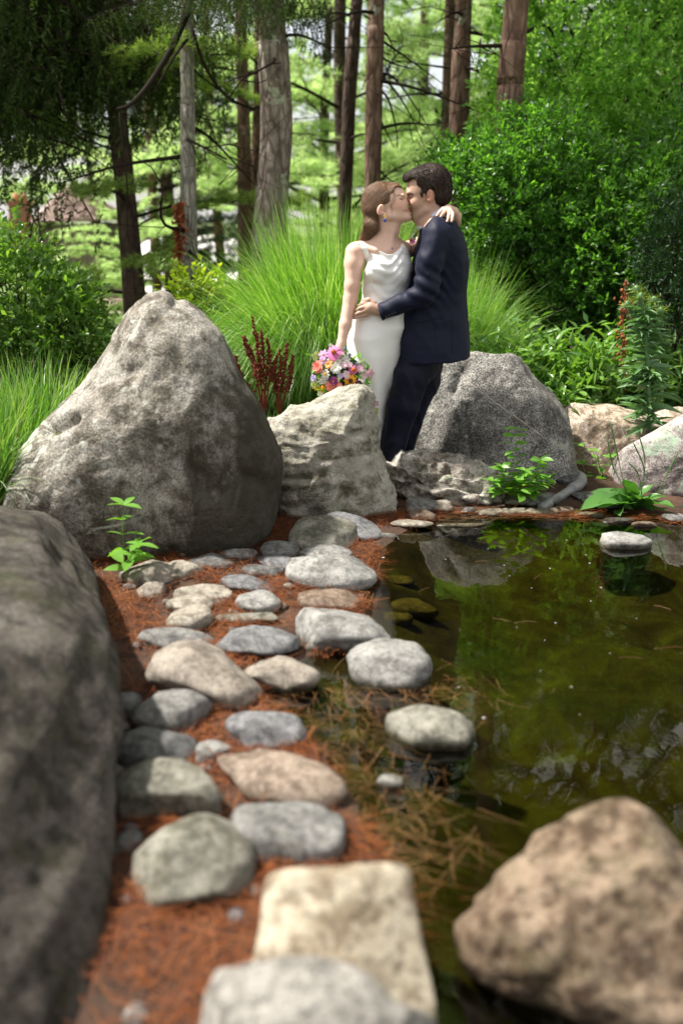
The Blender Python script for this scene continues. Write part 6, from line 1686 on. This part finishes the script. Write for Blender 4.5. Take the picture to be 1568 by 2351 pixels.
# hair: swept back into a low tail
lo = R8(120, 1120); hi = R8(730, 330)
H = SDF([lo[0], YW - .12, lo[2]], [hi[0], YW + .14, hi[2]], .0035)
H.ell(R8(435, 575, .02), (252 * U8, .084, 232 * U8), .01); H.ell(R8(330, 690, .01), (145 * U8, .070, 140 * U8), .03)
H.ell(R8(600, 440, .0), (90 * U8, .058, 82 * U8), .02); H.cone(R8(610, 372, -.0), R8(690, 450, .02), .014, .008, .01)
H.chain([R8(290, 790, -.01), R8(290, 900, -.03), R8(235, 1010, -.02), R8(165, 1085, .0)], [.030, .036, .026, .012], .012)
poly_cut(H, [(596, 395), (575, 450), (592, 540), (560, 600), (520, 590), (470, 612), (430, 612), (385, 618), (362, 650), (362, 700), (375, 760), (395, 860), (385, 920), (420, 1200), (900, 1200), (900, 460), (712, 480), (680, 420), (640, 388)], c8)
V, F = H.mesh(); V = relax(V, F, 1)
TIE = R8(300, 800, -.01)
nn_ = ridged(np.stack([(V[:, 0] * .5 + V[:, 2]) * 150, V[:, 1] * 120, (V[:, 0] - V[:, 2]) * 14], -1), 3, 4); V = V + unit(V - R8(430, 640)) * ((nn_ - .6) * .002)[:, None]
hair_w = obj('hair', V, F, M['hair_w'], woman)
def flow_w(p):
    if p[2] < TIE[2] + .01: return np.array([-.45, 0, -1.0])
    v = TIE - p; v[1] *= .3; return v + np.array([-.04, 0, .02 * (p[0] > R8(450, 0)[0])])
strands(hair_w, 2600, .085, .0009, M['hair_w'], hair_w, flow_w, 9, .14, jit=.07, steps=7)
mb = MB()
for pts in [[(590, 470), (575, 600), (545, 640), (580, 690)], [(540, 620), (560, 720), (545, 790), (565, 850)], [(600, 470), (600, 560), (570, 620)], [(165, 1040), (140, 1090), (110, 1120)], [(180, 1020), (150, 1080), (140, 1110)], [(585, 480), (560, 560), (545, 600), (560, 650)]]:
    mb.tube(curve([R8(x, y, -.064) for x, y in pts], 14), np.linspace(.0010, .0005, 14), 4, False)
lk = mb.build('loose_lock', M['hair_w'], hair_w)
# earring, necklace, ring
mb = MB(); mb.tube(curve([R8(466, 745, -.082), R8(486, 752, -.086), R8(486, 785, -.088), R8(468, 800, -.088), R8(464, 770, -.086)], 14), .0016, 6); er = mb.build('earring', M['gold'], woman)
mb = MB()
for a, b in [(466, 820), (480, 828), (458, 832), (472, 842)]: mb.ell(R8(a, b, -.09), (.0042,) * 3, 8, 6)
mb.build('blue_bead', M['blue_stone'], er)
h = hit(bvw, *c1(703, 779), .002); mb = MB(); mb.ell(h, (.003, .003, .0055), 8, 6); mb.build('necklace_stone', M['blue_stone'], woman)
rg_ = R1(1180, 496, -.117); mb = MB(); mb.ell(rg_ + [0, -.006, 0], (.004, .003, .003), 8, 6); mb.build('ring', M['silver'], woman)
# dress
S = SDF([R1(250, 0)[0], YW - .22, 0.0], [R1(900, 0)[0], YW + .24, R1(0, 720)[2]], .0045)
def wz(cy): return R1(0, cy)[2]
rowsD = [(wz(cy), R1(a, cy)[0], R1(b, cy)[0], YW + .02, w) for cy, a, b, w in [(735, 440, 790, .078), (760, 448, 812, .090), (800, 466, 838, .100), (850, 478, 855, .108), (900, 480, 868, .116), (960, 472, 870, .118), (1040, 462, 855, .112), (1110, 458, 835, .108), (1190, 455, 815, .105), (1250, 436, 815, .112), (1300, 405, 825, .118), (1350, 382, 835, .124), (1420, 360, 850, .130)]]
rowsD += [(R2(0, cy)[2], R2(a, cy)[0], R2(b, cy)[0], YW + .02, w) for cy, a, b, w in [(400, 418, 850, .134), (520, 418, 830, .132), (640, 425, 800, .126), (760, 440, 770, .118), (860, 455, 745, .112), (960, 470, 722, .106), (1080, 480, 700, .10), (1200, 490, 682, .10), (1400, 480, 690, .11)]]
S.loft(rowsD, .006, 2.15)
S.ell(R1(585, 965, -.075), (.062, .045, .055), .03); S.ell(R1(745, 975, -.055), (.058, .045, .055), .03)
X, Yg, Z = np.meshgrid(*S.ax, indexing='ij')
xa, xb = R1(455, 760)[0], R1(800, 760)[0]; u = np.clip((X - xa) / (xb - xa), -.1, 1.1)
cow = np.interp(u, [0, .15, .3, .45, .6, .72, .85, 1.0], [R1(0, c)[2] for c in (742, 758, 778, 800, 822, 820, 785, 742)])
front = Yg < YW + .02
ph = (cow - Z); ub = 1 - (2 * np.clip(u, 0, 1) - 1) ** 2
ph2 = ph + .035 * (1 - ub)
wp = fbm(np.stack([X * 9, Yg * 6, Z * 7], -1), 2, 13) - .5
fold = -.0075 * np.sin(2 * math.pi * ph2 / .047 + 1.6 + wp * 5) * np.exp(-np.clip(ph, 0, 1) / .07) * np.clip(ub * 1.6, 0, 1) * front
# long soft pulls from the bust to the waist and at his hand
W0 = R1(560, 1200, -.1); dw = np.sqrt((X - W0[0]) ** 2 + (Z - W0[2]) ** 2)
fold += -.0042 * np.sin((Z * 1.0 + X * .30) * 110 + wp * 10) * np.exp(-(dw / .085) ** 2) * front
W1 = R1(760, 950, -.1); dw = np.sqrt((X - W1[0]) ** 2 + (Z - W1[2]) ** 2)
fold += -.0045 * np.sin((X * .8 + Z * .75) * 85 + wp * 9) * np.exp(-(dw / .10) ** 2) * front
low = np.clip((R1(0, 1300)[2] - Z) / .3, 0, 1)
fold += -.008 * low * np.sin(X * 38 + Z * 3 + wp * 3) * front
S.V = (S.V + fold + wp * .006).astype(np.float32)
# neckline and arm openings
cut = (Z - cow); back = np.where(front, cut, Z - R1(0, 752)[2]); a = S.V; hh = np.clip(.5 - .5 * (a - back) / .003, 0, 1); S.V = (a * (1 - hh) + back * hh + .003 * hh * (1 - hh)).astype(np.float32)
del X, Yg, Z, wp, fold, ph, ph2, cow, u, ub, cut, back, dw, low
dress = surf('dress', S, M['satin'], woman, 1)
bd = tri_bvh(dress)
P = np.array([R1(x, y, -.045) for x, y in [(418, 744), (432, 741), (450, 744), (462, 752)]])
for pts in ([(430, 741), (446, 746), (462, 762), (478, 790), (492, 830), (500, 870)], [(776, 741), (776, 750), (778, 770), (786, 800), (790, 840)]):
    P = trace(bvw, pts, 14, .002, c1)
    if len(P) > 4:
        G = []; n_ = len(P)
        for i_, p_ in enumerate(P):     # a flat band that widens into the bodice
            w_ = .009 + .016 * (i_ / n_) ** .8; G += [p_ + [-w_ * .7, .006, -.003], p_ + [-w_ * .35, -.003, -.001], p_ + [0, -.006, 0], p_ + [w_ * .5, -.005, .0], p_ + [w_, .001, .001]]
        F = [(5 * i_ + k_, 5 * i_ + k_ + 1, 5 * i_ + k_ + 6, 5 * i_ + k_ + 5) for i_ in range(n_ - 1) for k_ in range(4)]
        obj('strap', np.array(G), F, M['satin'], dress)
def seam(pts, r=.0007): return line('seam', bd, pts, r, simple('seam_white', (.62, .60, .57), .5), dress, 16, c1, taper=False, off=-.0001)
seam([(535, 1092), (570, 1055), (605, 1018)]); seam([(482, 790), (487, 870), (480, 960), (470, 1040)], .0014)
